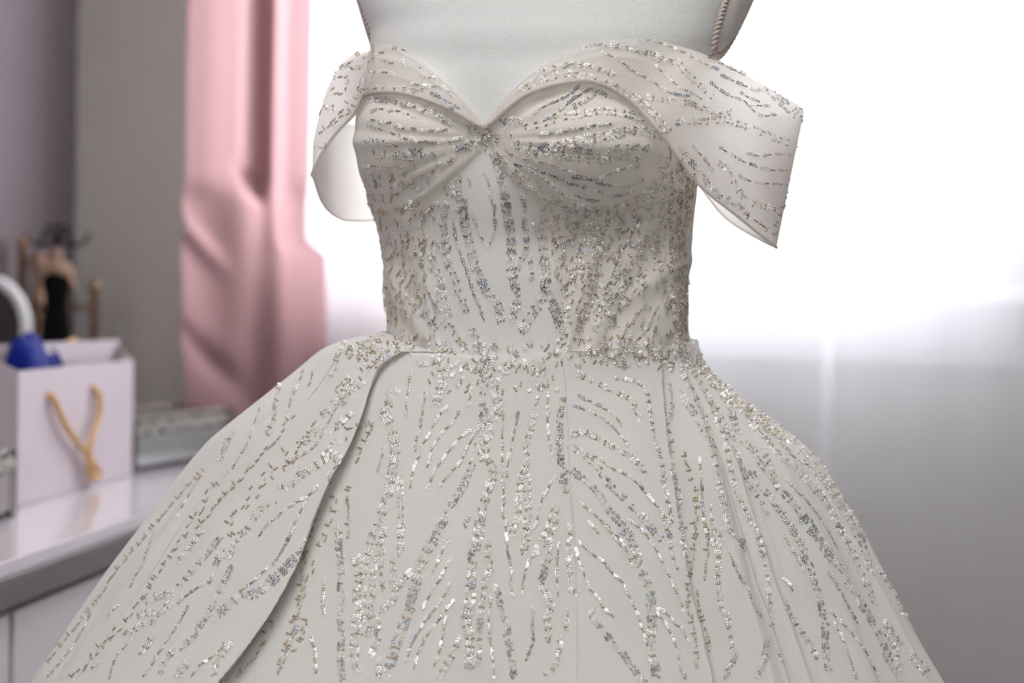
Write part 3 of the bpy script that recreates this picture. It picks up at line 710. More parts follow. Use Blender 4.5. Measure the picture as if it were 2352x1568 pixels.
# threads of the embroidery: crop, style (a = single thread, w = band, b = beads only), tone (+ bright, - darker blue-grey, 0 mixed), band width, path
TH = """
B w + 10 340,440 430,415 550,390 660,400 760,430 810,450
B w + 20 240,550 330,500 420,465 540,445 660,470 780,510 870,550 950,600 1040,670 1100,740 1150,800
B w 0 13 590,295 680,265 760,265 850,280 960,300 1060,330 1130,360 1180,370
B a 0 0 740,310 850,370 900,410 980,455 1060,500 1130,550 1200,570 1280,575
B a 0 0 1060,390 1120,450 1190,510 1260,550 1340,600
B w 0 16 960,300 1040,330 1110,370 1200,380 1240,440 1310,500 1380,560 1410,600
B a 0 0 960,240 1050,245 1170,290 1240,320 1330,375 1430,415
B a - 0 1370,335 1440,375 1520,415 1600,450
B a - 0 1450,450 1530,490 1600,520 1680,550
B a 0 0 1380,490 1470,560 1570,600 1640,630 1740,640
B a 0 0 1560,550 1620,590 1700,620
B a 0 0 1600,620 1680,690 1790,690
B w 0 22 1680,515 1750,555 1810,610 1860,655 1905,690
B w 0 14 1000,580 1100,600 1200,610 1280,625 1360,660 1440,690 1520,670
B w 0 20 1150,740 1240,730 1370,730 1480,720 1560,750 1640,770 1720,810 1800,840 1870,860 1925,880
B a 0 0 1440,880 1500,920 1580,965 1670,1000 1760,1020 1850,1020
B a 0 0 1600,920 1680,935 1770,925 1880,930
B a 0 0 1280,880 1340,940 1380,990 1400,1030
B a 0 0 1550,1050 1610,1080 1680,1100 1760,1100 1850,1110
B w 0 16 1430,970 1480,1010 1520,1080 1560,1150 1600,1200 1680,1230 1760,1250 1820,1270
B b 0 3 1590,1280 1650,1320 1730,1370
B w 0 15 1200,870 1250,940 1300,1005 1350,1070 1400,1130 1450,1180 1510,1225
B b 0 5 1935,650 1935,750 1922,880 1902,980 1880,1100 1845,1200 1805,1300 1765,1420
B w 0 12 1490,1190 1550,1230 1620,1290
B a - 0 320,690 390,640 480,600 560,555 610,500
B a - 0 390,720 450,690 520,630 600,570 660,540 690,520
B w - 10 560,650 640,600 700,560 760,570 810,580
B w + 20 110,750 200,720 290,760 380,740 450,720 520,700 600,690 700,670 800,670 900,690 990,710
B a 0 0 360,800 480,790 600,770 700,750 800,740
B w + 22 200,860 290,870 380,880 500,870 600,840 730,820 850,790 950,780 1050,800 1110,820
B w - 18 290,910 420,910 560,890 690,910 800,890 920,880 1040,890
B w 0 16 440,940 580,950 700,960 850,940 970,950
B a 0 0 150,890 230,940 330,960 430,980 520,1020 620,1050 700,1080
B a - 0 220,990 300,1000 440,1050 560,1100 640,1120
B a - 0 560,1060 690,1070 780,1040 860,1010 960,990
B a - 0 700,1090 790,1110 900,1110 970,1080 990,1050
B a - 0 560,1160 640,1190 720,1200
B a - 0 680,1140 760,1160 840,1170 940,1140
B a 0 0 300,1020 400,1080 500,1160 540,1180
B w 0 24 90,900 130,970 200,1030 270,1080 350,1130 420,1180 500,1210
B w 0 22 420,1180 520,1230 640,1250 760,1260 860,1240 960,1190 1020,1150
B w 0 26 1100,900 1110,1000 1080,1080 1030,1150
B w 0 26 40,780 60,820 110,830 180,830 230,860
B w 0 20 30,800 20,860 60,900
A w 0 12 650,900 770,900 860,910 960,930 1060,950 1130,980 1230,1010 1330,1070 1400,1110
A a 0 0 680,1010 770,980 850,1000 930,1000 1030,1040 1110,1060
A a + 0 620,1080 700,1080 800,1105 870,1105 960,1150 1060,1150 1120,1170 1220,1170 1290,1170 1380,1160
A a 0 0 640,1130 760,1160 850,1190 910,1215 960,1240 1040,1250 1090,1270 1200,1275 1370,1270 1440,1250 1520,1230
A w - 12 620,1250 730,1265 820,1280 880,1310 940,1350 1040,1340 1150,1350
A w - 14 640,1360 760,1370 870,1380 960,1390 1060,1380 1180,1390 1300,1370 1400,1350 1500,1320 1600,1290
A a 0 0 640,1420 720,1430 820,1420 930,1430 1050,1440
A a 0 0 590,1500 660,1490 870,1500 1080,1480
A a + 0 1270,1470 1340,1460 1440,1400
A w 0 22 1500,1330 1600,1280 1700,1230 1750,1180
A w 0 24 1540,1170 1640,1160 1700,1180 1780,1200
A w - 12 650,800 750,800 860,810 960,800 1050,820 1150,810 1200,840 1280,870 1350,910 1400,950 1460,990
A a + 0 1030,750 1220,780 1280,785 1340,800 1400,870
A a 0 0 630,640 720,650 850,660 920,690
A a 0 0 1100,690 1200,700 1260,690
A a 0 0 600,600 690,510 750,480 820,470
A a 0 0 760,540 820,560 900,575
A a 0 0 960,530 970,630
A a 0 0 1060,600 1150,620
A b 0 0 880,415 1000,465
J w + 14 140,600 210,570 260,570 300,590
J w 0 10 480,160 520,210 460,260 390,260 320,245
J w 0 8 520,350 470,380 450,440
J b 0 6 480,155 385,215 285,295 225,375 185,475 155,595 125,705 100,805 85,950
J b 0 5 500,410 450,480 425,540 400,595 330,640 260,695 210,735 160,765
J w 0 10 110,890 180,865 235,850
J b 0 8 270,320 360,330 350,430 280,460 240,420
J b 0 8 370,530 300,640 250,700
C a - 0 900,260 930,330 940,370 945,430 965,470 960,530 965,600 945,660 920,730
C w - 22 960,140 1000,240 1010,330 1030,420 1040,520 1060,620 1070,720 1060,830 1080,920 1100,1020 1090,1120 1050,1180
C w - 14 1130,370 1140,450 1150,540 1160,650 1150,750 1120,820 1090,900
C w 0 10 1170,760 1190,850 1200,930
C w 0 18 650,300 680,400 650,500 650,610 660,720 680,830 720,910 740,1000 770,1050 790,1130
C w + 18 560,740 600,850 620,900 640,960 650,1040 670,1100 680,1150
C w - 22 760,420 770,520 790,630 810,700 830,800 860,880 900,960 940,1030 990,1090 1000,1180
C a - 0 820,510 850,580 880,650 900,700
C a - 0 700,490 710,590 730,690 760,780 800,900 820,960 840,1020 870,1090 890,1150 900,1190
C w 0 18 720,250 740,330 740,430
C a 0 0 600,680 640,760
C a 0 0 540,680 520,800 530,900 550,1000 600,1080 640,1130
C a 0 0 510,560 530,680
C w 0 24 420,450 480,470 520,520 540,540
C w 0 24 1220,560 1260,680 1270,780 1280,880 1290,950 1260,1010 1230,1090 1180,1160 1120,1250
C w - 24 1270,880 1290,1010 1340,1120 1360,1180 1370,1260
C w - 20 1480,540 1500,600 1510,700 1480,800 1470,870 1400,940 1390,1040 1410,1110 1420,1200 1390,1300
C w 0 26 1250,430 1300,520 1340,600 1370,700 1350,800
C w 0 22 1400,480 1430,600 1430,700
C w 0 24 1560,480 1600,580 1590,700 1600,800 1580,900 1560,1000 1530,1100 1500,1180 1470,1300
C w 0 10 1680,540 1640,620 1620,700
C w - 8 1700,600 1760,610
C a - 0 1880,480 1850,550 1820,620 1780,700 1740,770 1710,850 1690,900
C w 0 14 1920,600 1890,700 1850,780 1800,830 1760,880 1700,930 1650,1000 1620,1060 1600,1140
C w - 20 1900,850 1830,910 1780,950 1720,1000 1680,1050 1640,1100 1600,1170 1580,1260
C w - 16 1920,940 1850,990 1760,1080 1720,1140 1680,1220
C a 0 0 1900,1080 1850,1130 1800,1200 1770,1250 1740,1310
C a 0 0 1980,1090 1940,1150 1920,1220 1880,1260 1850,1300
C a - 0 1960,1220 1940,1290
C a 0 0 2040,470 1990,560 1970,650 1960,740 1950,820
C w 0 16 1950,300 1930,400 1920,500 1900,600
C w 0 12 2000,250 2005,350 1990,450 1985,560
C w 0 12 2050,250 2060,400 2050,600 2060,800 2070,1000 2080,1200
C w 0 12 2110,200 2120,350 2110,500 2110,700 2110,900 2120,1100 2120,1230
C w 0 10 2165,260 2165,400 2150,550 2140,800 2145,1000 2150,1200
C w 0 9 2200,300 2190,430
C w 0 12 1970,640 1980,800 2010,950 2040,1100
C a 0 0 150,200 260,340 360,290 450,240
C a 0 0 180,390 330,400 440,330 540,250
C w + 16 1540,1310 1540,1390
C w - 18 640,1180 700,1230 740,1300
C w - 18 480,1150 520,1130 560,1170 600,1230
C w 0 18 800,1200 850,1280 870,1350 910,1390
C w + 18 1700,1400 1730,1440 1790,1470
D w + 22 1410,220 1440,300 1450,380 1420,460 1400,540
D w - 20 1720,210 1710,330 1720,400 1700,500 1710,600 1690,680 1670,790 1650,880 1610,980 1570,1070 1510,1160 1470,1240 1430,1320 1380,1410
D a + 0 1640,410 1620,490 1600,560
D a + 0 1480,540 1430,590 1390,660 1350,740 1320,790 1300,860 1270,920 1250,1000 1240,1090
D a 0 0 1550,580 1510,650 1460,690 1430,740 1380,810 1360,880 1350,940
D a + 0 1620,700 1560,740 1510,800 1440,890 1400,950 1370,1020 1340,1080
D a 0 0 1660,700 1620,780 1590,830 1560,900 1510,950 1460,1010 1420,1060
D a 0 0 1340,450 1320,570 1300,690 1280,750 1270,840
D w + 24 1150,430 1080,580 1120,660 1130,720 1140,830 1130,940 1110,1020 1100,1100 1070,1190 1040,1280
D a 0 0 1070,800 1050,900 1030,960
D w + 16 1170,1000 1180,1170 1180,1280 1180,1380
D w + 22 1790,440 1800,560 1760,640 1740,740 1720,800 1710,900
D w 0 22 1720,860 1770,960 1740,1070 1710,1160 1690,1240
D a 0 0 1840,560 1830,660 1830,800 1830,900 1830,1000 1840,1140 1830,1230 1860,1300
D a 0 0 1930,570 1920,650 1900,720 1890,800 1870,870 1860,1000
D w + 16 2040,590 2010,700 1980,790 1990,900 1960,980 1940,1060 1930,1160 1930,1250 1900,1330 1890,1390
D w + 20 1990,980 1990,1100 2000,1230 1980,1290 1980,1390 1970,1490
D a + 0 2120,450 2120,600 2120,680 2130,770 2150,860
D w - 16 2200,560 2200,700 2190,780 2200,880 2220,950 2220,1030
D a + 0 2180,980 2140,1040 2100,1110 2070,1180 2050,1290 2010,1340
D w + 20 2190,1180 2160,1230 2170,1290 2120,1380 2080,1410 2040,1490
D a 0 0 2060,480 2030,560
D a 0 0 1240,330 1220,480 1210,620
D a 0 0 1090,450 1080,580
D w + 16 940,380 900,420 840,460 790,480 740,530 690,590 640,600
D w + 14 880,580 830,620 780,660 720,710
D w + 18 660,650 600,740 540,780 500,800
D w 0 22 880,350 830,410 800,540
D w + 22 800,840 740,880 690,880 650,910 580,960 540,970 500,1030 430,1060 400,1070
D b 0 18 640,640 560,760 490,880 430,860 400,830
D b 0 28 520,860 480,900 380,940 290,1030 230,1100 160,1190 100,1310 60,1390
D w + 20 370,1150 330,1190 280,1200 210,1290
D a + 0 650,1050 570,1130 500,1160 430,1210 390,1250 350,1280 310,1310 270,1380
D a 0 0 790,900 750,940 720,980 720,1050
D a 0 0 570,1150 510,1260 480,1340 450,1410 400,1490 360,1560
D a 0 0 660,1200 610,1330 560,1420
D b 0 6 980,660 900,680 840,690 820,760
D b 0 10 1000,640 940,800 900,900
D w 0 10 400,400 390,470 370,530 370,600 340,670 320,740
D a 0 0 620,320 600,380 580,430
D a 0 0 560,290 530,380 470,510 450,580
D w 0 12 830,110 780,200 750,300 730,360
D b 0 4 870,160 860,210
D a + 0 290,520 250,620 230,680 200,770 150,850 90,950 30,1000
D w - 14 100,700 60,780 40,850 10,900
D b 0 10 500,600 440,660 380,750 300,840 230,920 150,1010 90,1060 0,1150
D w + 28 1050,70 1010,120 960,180 920,260
D w 0 22 1230,170 1130,200 1060,240 1000,280
D b 0 20 1000,280 900,360 820,410 760,460
D w + 18 780,760 740,800 690,860
D a 0 0 870,420 760,560 640,780 540,860
D w - 18 780,1400 790,1500 800,1560
D b 0 8 850,1060 830,1150 850,1250 840,1390
D b 0 14 760,1110 740,1240 690,1370 650,1450
F a + 0 1130,240 1090,280 1040,370 1010,420 980,470 955,520
F b 0 12 1210,300 1160,350 1130,430 1070,530 1000,640 930,740 870,840 810,930 750,1020 690,1090 640,1170 580,1230 520,1300 400,1430 290,1550
F a 0 0 820,600 770,730 740,820 690,900 660,970
F a + 0 590,1070 550,1110 520,1150
F a + 0 410,1130 380,1200 340,1270 300,1330 240,1410 210,1450 140,1530
F b 0 3 1130,220 935,425 870,505 785,610 620,800 540,905 480,1010 250,1300 130,1455
F w + 12 1120,600 1060,680 1010,750 950,810
F b 0 6 1280,350 1180,480 1090,580
F w + 20 940,1000 870,1010 800,1030 740,1060
F w + 18 920,1060 850,1110 780,1120 700,1150
F w + 18 900,1120 820,1180 740,1200 680,1240 610,1250
F w + 14 820,1240 770,1330 720,1400
F a + 0 670,1290 620,1350 570,1410 530,1540
F a + 0 490,1420 400,1490
F w 0 14 1250,630 1190,700 1140,770 1090,820 1060,850 1030,890 970,960
F a + 0 1180,870 1170,930 1140,930 1080,970 1000,1030 950,1080
F w 0 18 1450,540 1390,600 1340,650 1290,760 1240,740 1200,830
F w 0 14 1310,820 1240,960 1190,1070 1130,1170 1080,1250 1040,1300 990,1330 970,1350 920,1380 890,1420 850,1520
F w - 22 1780,730 1730,770 1660,830 1600,890 1500,970 1430,1010 1370,1000 1340,1040 1280,1080 1250,1110 1180,1160
F a + 0 1540,830 1480,890 1440,930 1380,970 1350,1000
F a 0 0 1690,610 1650,680 1620,740
F a + 0 1270,1310 1220,1370 1160,1420 1100,1460 1050,1530
F w + 14 1310,1320 1250,1380 1210,1450 1190,1520
F a 0 0 1030,1080 950,1220 860,1350 790,1470 740,1530
F w + 18 1010,1410 1030,1450 980,1490 960,1550
F b 0 10 1830,800 1760,1000 1700,1200 1640,1370 1590,1500
F a 0 0 1890,900 1880,1040 1890,1140
F a + 0 1810,1270 1830,1370 1840,1500
F b 0 12 1560,1180 1500,1320 1430,1450
F a - 0 1730,1200 1690,1290 1620,1480
F w 0 14 1400,1440 1340,1540
G w - 18 545,100 540,200 545,300 560,400 565,520 560,640 570,740 560,850 560,980 570,1080 570,1180 560,1290 570,1370 580,1500
G w + 22 700,380 720,480 730,570 710,680 700,740 710,900 690,1000 690,1080 680,1230 700,1330 720,1440
G w + 18 900,40 870,160 840,200 820,330 780,440 770,640 760,740 770,830 780,900 760,970 740,1020 730,1100
G w + 16 950,130 940,230 900,280 870,400 860,450 850,640 850,740 830,830 840,900 830,1020 800,1100
G w 0 10 940,300 930,420 920,500 940,620 930,700
G w + 16 1110,60 1100,220 1090,320 1040,400 1030,560 1030,620 1050,700 1030,780 1000,810 940,860 910,930 890,1010 900,1100 870,1180 850,1230 820,1300
G w - 24 1480,60 1440,160 1390,260 1330,330 1300,430 1260,550 1210,700 1180,850 1130,980 1090,1090 1050,1210 1010,1330 960,1460
G w + 12 1210,500 1150,560 1110,610 1070,700
G a 0 0 1520,240 1490,300 1440,420 1400,500 1370,560
G a + 0 1560,400 1510,470 1450,590 1420,640 1370,720 1320,800 1300,870
G a 0 0 1550,620 1510,690 1460,780 1410,850 1350,930 1310,970 1280,1040 1220,1120 1190,1190 1170,1270 1140,1330
G a 0 0 1570,780 1520,850 1460,930 1420,980 1370,1040 1320,1120 1270,1220 1240,1300 1210,1430
G a + 0 1510,920 1490,1000 1480,1080 1450,1220 1420,1320 1380,1390
G w + 16 1630,1100 1590,1220 1530,1310 1480,1400 1440,1490
G w + 24 1820,20 1800,130 1790,240 1750,370 1740,530 1720,680 1720,790 1690,900 1690,1020 1720,1110 1710,1280 1720,1390
G w + 14 1890,220 1880,400 1920,470 1870,560 1850,680 1830,830 1810,1000 1800,1230 1790,1350
G w - 16 1940,640 1980,720 2000,830 2020,920 2060,980 2060,1100 2080,1200 2110,1360 2120,1490
G a 0 0 2040,60 2050,190 2070,370 2090,480 2090,580 2100,700 2120,750
G a + 0 1910,740 1900,860 1890,940 1900,1110 1920,1240 1930,1360 1940,1480
G w + 14 1700,20 1690,90 1660,110
G w + 14 910,1290 900,1420 920,1480
G a + 0 410,580 410,720 400,780 415,930
G a + 0 290,1110 325,1200 325,1300 345,1430
G b 0 14 130,950 240,960 170,1190 60,1210
G b 0 10 320,120 270,260 240,380 200,580 180,780
H w + 20 100,30 130,180 110,300 90,400
H w + 20 380,30 330,110 290,200 260,240
H w + 18 390,130 340,220 300,280 350,340 310,440 260,490 300,540 250,620 290,720 350,860 310,940 310,1010 320,1100 300,1200
H a + 0 230,300 180,390 150,420 110,520 90,610 70,760
H a + 0 410,270 410,370 400,500 400,620 410,780
H a - 0 180,880 170,1010 180,1150 170,1210 140,1270 110,1370
H w + 14 500,1140 430,1160 430,1240 380,1400 280,1510
H a + 0 690,70 740,120 790,190
H a + 0 750,0 860,120 910,190 960,250 1000,310 1060,400 1100,480
H w - 22 1100,320 1140,420 1190,480 1200,560 1250,660 1270,740 1270,850 1280,950 1290,1060 1270,1200 1280,1290 1310,1400 1320,1540
H w - 18 1000,160 1050,200 1080,240 1100,320
H a + 0 1060,40 1130,100 1200,160 1260,240 1320,330 1360,400 1400,500 1450,590 1480,660 1520,750 1550,820 1580,930
H w - 14 1160,10 1190,50 1220,80 1310,130 1300,170
H a + 0 600,260 740,380 830,440 880,510 960,590 1010,640 1040,710 1080,780 1110,850 1150,920 1180,1040 1210,1100 1230,1200
H a + 0 570,310 620,480 680,640 710,700 800,800 820,860 910,940 940,980
H w - 18 710,890 740,960 790,1040 860,1130 930,1210 1000,1290 1060,1370 1110,1430 1160,1500 1220,1560
H a + 0 1340,880 1440,940 1500,1020 1560,1070 1600,1150 1620,1190
H a + 0 1320,910 1390,990 1430,1060 1480,1150 1520,1270 1540,1420 1590,1520
H w + 8 1370,0 1420,130 1440,190 1460,290 1480,420 1520,510
H w + 10 1540,60 1560,200 1580,320 1600,420
H b 0 8 1660,60 1680,230 1650,510 1620,600 1620,780 1640,950 1670,1110 1700,1270 1700,1450
H b 0 6 1780,80 1800,210 1790,410 1770,600
H b 0 6 1700,700 1730,880 1760,1000 1790,1120 1820,1250
H w + 14 1940,150 1900,280 1900,400 1900,480 1890,660 1910,730 1920,860 1960,920 1990,1010 2010,1170 2030,1290
H a - 0 1990,310 2030,420 2070,530 2120,620 2180,730 2230,870 2290,960
H w + 10 520,100 510,440 530,600 520,700 580,720 600,780
H w 0 8 500,880 490,950 480,1080
E w 0 14 330,320 410,360 480,390 540,420 640,470 700,500 740,590 760,640
E a 0 0 350,465 400,490 480,530 580,590 640,670
E a 0 0 320,530 440,580 540,640 640,740 680,800
E w 0 12 310,720 410,710 490,750 560,790 630,830 700,870 760,930 800,990
E a + 0 420,860 480,870 560,930 680,990 740,1040 820,1130 880,1200 950,1290
E w - 20 300,790 400,860 490,940 530,1010 610,1090 690,1170 760,1240 850,1350 900,1400
E w - 20 300,940 370,990 440,1050 500,1120 570,1230 620,1280 690,1370 730,1470 750,1550
E a + 0 370,1160 470,1240 560,1320 630,1400 680,1480
E a + 0 420,1280 490,1360
E w + 8 600,360 720,380 800,460 830,640 850,760 870,800 900,930 910,1050 930,1110 960,1290
E w - 14 260,480 240,620 240,750 250,900 270,1020 280,1100
E w - 18 1000,440 1050,510 1090,570 1130,640 1170,700 1210,760
E w + 14 1020,310 1080,430 1150,560 1180,650 1220,800 1240,920 1260,1050 1300,1200 1330,1330 1400,1400 1440,1500
E w + 12 1080,300 1150,400 1200,500 1240,610 1290,720 1320,840 1340,960 1370,1080 1420,1180 1480,1300 1530,1400 1560,1480
E w + 12 1180,480 1250,560 1290,650 1350,760 1390,880 1430,990 1470,1070 1540,1160 1590,1260
E w - 18 1280,470 1330,540 1350,620 1380,700 1430,780 1490,830 1530,910 1590,980 1640,1060 1700,1120 1770,1200 1840,1290 1900,1370 1950,1440 2000,1540
E w - 14 1540,800 1590,930 1640,1060
E w - 16 1460,950 1520,1040 1590,1120 1630,1180 1690,1260 1740,1340 1790,1420 1820,1520
E w + 16 1300,440 1400,550 1470,650 1560,750 1620,820 1680,880 1760,940 1820,1010 1880,1080 1950,1150 2000,1260 2060,1360 2130,1480
E w + 34 990,70 1070,160 1160,280 1260,370 1360,460 1480,545 1580,635 1680,700 1770,790 1870,910 1970,1030 2050,1150 2130,1270 2180,1400
E w + 22 1000,200 1100,270 1200,350 1300,450 1420,560 1560,640 1680,790
E w 0 10 940,400 960,540 940,640 960,800 970,980 1000,1080 1010,1220 1040,1330
E b 0 6 1040,830 1070,960 1120,1100 1110,1390
E a + 0 1140,870 1150,1000 1160,1210 1180,1380
E w + 20 840,190 900,200 960,230 1000,270
E w + 22 620,190 600,240 680,290
E w - 12 1350,600 1370,660
E a + 0 1470,660 1540,720 1600,790 1660,850
E a 0 0 1700,1020 1760,1080 1830,1150 1900,1240 1970,1350
E a 0 0 1560,660 1660,780 1760,880 1850,920
I w - 18 650,340 700,420 740,500 790,560 790,640 840,700 860,790 890,880 920,1000 930,1060 950,1170 950,1300 960,1400 980,1500
I w - 16 720,240 760,320 820,430 890,500 940,600 1010,670 1080,740 1110,830 1170,900 1200,970 1250,1040 1290,1130 1340,1200 1400,1230
I w + 18 870,100 930,200 990,310 1050,420 1110,530 1160,620 1190,720 1240,820 1290,930 1320,1000
I w - 20 1370,1270 1400,1360 1440,1440 1490,1500
I w + 12 1380,1100 1450,1300 1510,1440
I a + 0 980,1030 1060,1110 1130,1180 1180,1250 1240,1330 1280,1420 1340,1510
I a 0 0 1010,1120 1080,1240 1110,1310 1150,1450 1180,1530
I w + 10 440,440 470,570 520,720 530,860 540,1030 550,1150
I w 0 14 520,1240 500,1340 520,1400 470,1470 440,1540
I a 0 0 560,1260 600,1350 640,1440
I w + 10 640,950 670,1040 720,1110 760,1170 800,1230 850,1310 890,1400
I a + 0 640,800 680,840 710,890
I a 0 0 640,470 690,560 740,640 790,740
I a 0 0 960,740 1050,880 1090,960 1130,1030 1190,1130
I w + 20 960,80 1040,150 1100,230 1160,350 1210,480 1220,560 1260,650 1280,760
I w + 8 1330,710 1400,810 1450,900 1500,1010 1550,1100
I w + 24 1550,1330 1610,1400 1670,1460 1710,1530
I w 0 10 1520,1280 1440,1190 1380,1110
I w 0 14 300,1350 230,1470 210,1540
I a 0 0 780,190 890,330 970,460 1040,590
I w 0 16 120,240 130,500 90,560
"""
rng = random.Random(11)
TARGETS = [('bodice', BODICE, bod), ('skirt', SKIRT, None), ('sleeve_r', SLR, SL_R), ('sleeve_l', SLL, SL_L)]
skirt_obj = bpy.data.objects['skirt_overlay']
OWN = dict(bodice=bod, skirt=skirt_obj, sleeve_r=SL_R, sleeve_l=SL_L)
ITEMS = {k: dict(sequin=[], pewter=[], clear=[], bead=[]) for k in OWN}
LAMP_DIR_POINT = np.array([-0.25, -0.2, 2.6]); DARK_POINT = np.array([0.0, -2.0, 0.5])
def nvec(v): return v / (np.linalg.norm(v) + 1e-12)
def place(px, py):
    best = None
    for nm, bv, _ in TARGETS:
        h, n = cast(bv, px, py)
        if h is None: continue
        d = (h - CAM) @ CF
        if best is None or d < best[0]: best = (d, nm, h, n)
    if best is None: return None
    d, nm, h, n = best
    v = nvec(CAM - h)
    if n @ v < 0: n = -n
    return nm, h, n, v
def rnd3(s): return np.array([rng.gauss(0, s), rng.gauss(0, s), rng.gauss(0, s)])
def add_item(kind, px, py, tdir, tone, tilt):
    r = place(px, py)
    if r is None: return
    nm, h, n, v = r
    if kind == 'bead':
        ex, ey = px + tdir[0] * 2, py + tdir[1] * 2
        dv = ray(ex, ey) - ray(px, py); t = dv - n * (dv @ n); t = nvec(t)
        ITEMS[nm]['bead'].append((h + n * 0.0008, t, n, rng.uniform(0.85, 1.15)))
    else:
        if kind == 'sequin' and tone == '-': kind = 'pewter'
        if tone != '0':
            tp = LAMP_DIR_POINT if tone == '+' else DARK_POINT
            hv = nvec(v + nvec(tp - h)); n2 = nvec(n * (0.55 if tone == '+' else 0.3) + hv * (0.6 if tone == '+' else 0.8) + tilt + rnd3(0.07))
        else: n2 = nvec(n + tilt * 2.2 + rnd3(0.13))
        ITEMS[nm][kind].append((h + n * (0.0009 + 0.0004 * rng.random()), n2, n, rng.uniform(0.9, 1.08)))
def run_thread(style, tone, width, pts):
    L = sum(math.hypot(b[0] - a[0], b[1] - a[1]) for a, b in zip(pts[:-1], pts[1:]))
    n = max(4, int(L)); C = smooth_curve(pts, n + 1); T = np.gradient(C, axis=0); T /= np.linalg.norm(T, axis=1)[:, None] + 1e-9
    L = n; s = rng.uniform(0, 6)
    while s < L:
        tilt = rnd3(0.10)
        tn = tone if rng.random() < 0.72 else rng.choice('+-0')
        if style == 'a':
            kind = 'clear' if rng.random() < 0.33 else 'sequin'
            for _ in range(rng.choice((2, 3, 4, 5))):
                if s >= L: break
                i = int(s); add_item(kind, C[i][0] + rng.gauss(0, .7), C[i][1] + rng.gauss(0, .7), T[i], tn, tilt); s += rng.uniform(3.6, 5.4)
            s += 3.0
            for _ in range(rng.choice((1, 2, 2, 2))):
                if s >= L: break
                i = int(s); add_item('bead', C[i][0] + rng.gauss(0, .4), C[i][1] + rng.gauss(0, .4), T[i] + np.array([rng.gauss(0, .15), rng.gauss(0, .15)]), tn, tilt); s += 5.6
            s += rng.uniform(3.0, 7.0)
        elif style == 'b':
            for _ in range(rng.choice((1, 2, 2))):
                if s >= L: break
                i = int(s); o = rng.uniform(-.5, .5) * width; N = np.array([-T[i][1], T[i][0]])
                a = T[i] if rng.random() < .6 else N
                add_item('bead', C[i][0] + N[0] * o, C[i][1] + N[1] * o, a, tn, tilt)
                add_item('bead', C[i][0] + N[0] * o + a[0] * 5.4, C[i][1] + N[1] * o + a[1] * 5.4, a, tn, tilt); s += rng.uniform(5, 9)
            if rng.random() < 0.35 and s < L:
                i = int(s); add_item('clear', C[i][0] + rng.gauss(0, 2), C[i][1] + rng.gauss(0, 2), T[i], tn, tilt)
            s += rng.uniform(5, 13)
        else:
            rows = max(2, round(width / 8.0))
            kind = 'clear' if rng.random() < 0.38 else 'sequin'
            reach = rng.uniform(9, 17)
            for r in range(rows):
                o = ((r + .5) / rows - .5) * width
                q = s + rng.uniform(-2, 2)
                while q < s + reach and q < L:
                    i = int(max(q, 0)); N = np.array([-T[i][1], T[i][0]]); e = o + rng.gauss(0, 1.0)
                    if rng.random() < 0.62: add_item(kind if rng.random() < .85 else 'clear', C[i][0] + N[0] * e, C[i][1] + N[1] * e, T[i], tn, tilt)
                    q += rng.uniform(4.4, 7.0)
            s += reach + 3.5
            for r in range(rows):
                if s >= L: break
                i = int(s); N = np.array([-T[i][1], T[i][0]]); e = ((r + .5) / rows - .5) * width + rng.gauss(0, .8)
                a = T[i] if rng.random() < .5 else nvec(N + T[i] * rng.uniform(-.7, .7))
                j = rng.gauss(0, 1.5)
                if rng.random() < 0.85: add_item('bead', C[i][0] + N[0] * e + T[i][0] * j, C[i][1] + N[1] * e + T[i][1] * j, a, tn, tilt)
            s += rng.uniform(4.5, 7.5)
for line in TH.strip().splitlines():
    f = line.split(); x0, y0, k = CROPS[f[0]]
    run_thread(f[1], f[2], float(f[3]), [(x0 + float(p.split(',')[0]) * k, y0 + float(p.split(',')[1]) * k) for p in f[4:]])
# loosely scattered stones: sides of the bodice, waist seam, hips
def scatter(poly, n, pb=0.5, tone='0'):
    p = np.array(poly, float); lo, hi = p.min(0), p.max(0); c = 0
    while c < n:
        x, y = rng.uniform(lo[0], hi[0]), rng.uniform(lo[1], hi[1])
        if not in_poly(np.array([x]), np.array([y]), poly)[0]: continue
        c += 1; a = nvec(np.array([rng.gauss(0, .5), 1.0])); tl = rnd3(.1)
        if rng.random() < pb:
            add_item('bead', x, y, a, tone, tl); add_item('bead', x + a[0] * 5.4, y + a[1] * 5.4, a, tone, tl)
        else:
            for _ in range(rng.choice((1, 2, 2, 3))): add_item('sequin' if rng.random() < .6 else 'clear', x + rng.gauss(0, 3.5), y + rng.gauss(0, 3.5), a, tone, tl)
scatter([(850, 480), (945, 470), (975, 540), (960, 740), (895, 745), (880, 640), (885, 590)], 180, .5)
scatter([(1230, 470), (1430, 490), (1500, 480), (1470, 640), (1330, 760), (1270, 620)], 150, .5)
scatter([(1250, 480), (1530, 480), (1540, 780), (1330, 790)], 170, .25)
scatter([(960, 480), (1090, 400), (1040, 560), (1010, 760), (960, 760)], 60, .4)
scatter([(1540, 330), (1597, 400), (1580, 540), (1578, 770), (1545, 770), (1535, 600)], 190, .7)
scatter([(830, 390), (960, 400), (1040, 360), (980, 430), (850, 480)], 45, .5)
scatter([(900, 740), (1000, 770), (1180, 790), (1400, 770), (1580, 750), (1580, 810), (1400, 835), (1150, 850), (960, 830)], 230, .45)
scatter([(960, 830), (1290, 830), (1290, 900), (1000, 900)], 70, .45, '+')
scatter([(1330, 810), (1600, 800), (1640, 850), (1540, 850)], 70, .5, '+')
scatter([(790, 790), (900, 770), (950, 790), (880, 830), (800, 830)], 60, .6)
scatter([(1580, 800), (1620, 840), (1700, 900), (1830, 1010), (1790, 1010), (1640, 900)], 130, .5, '+')

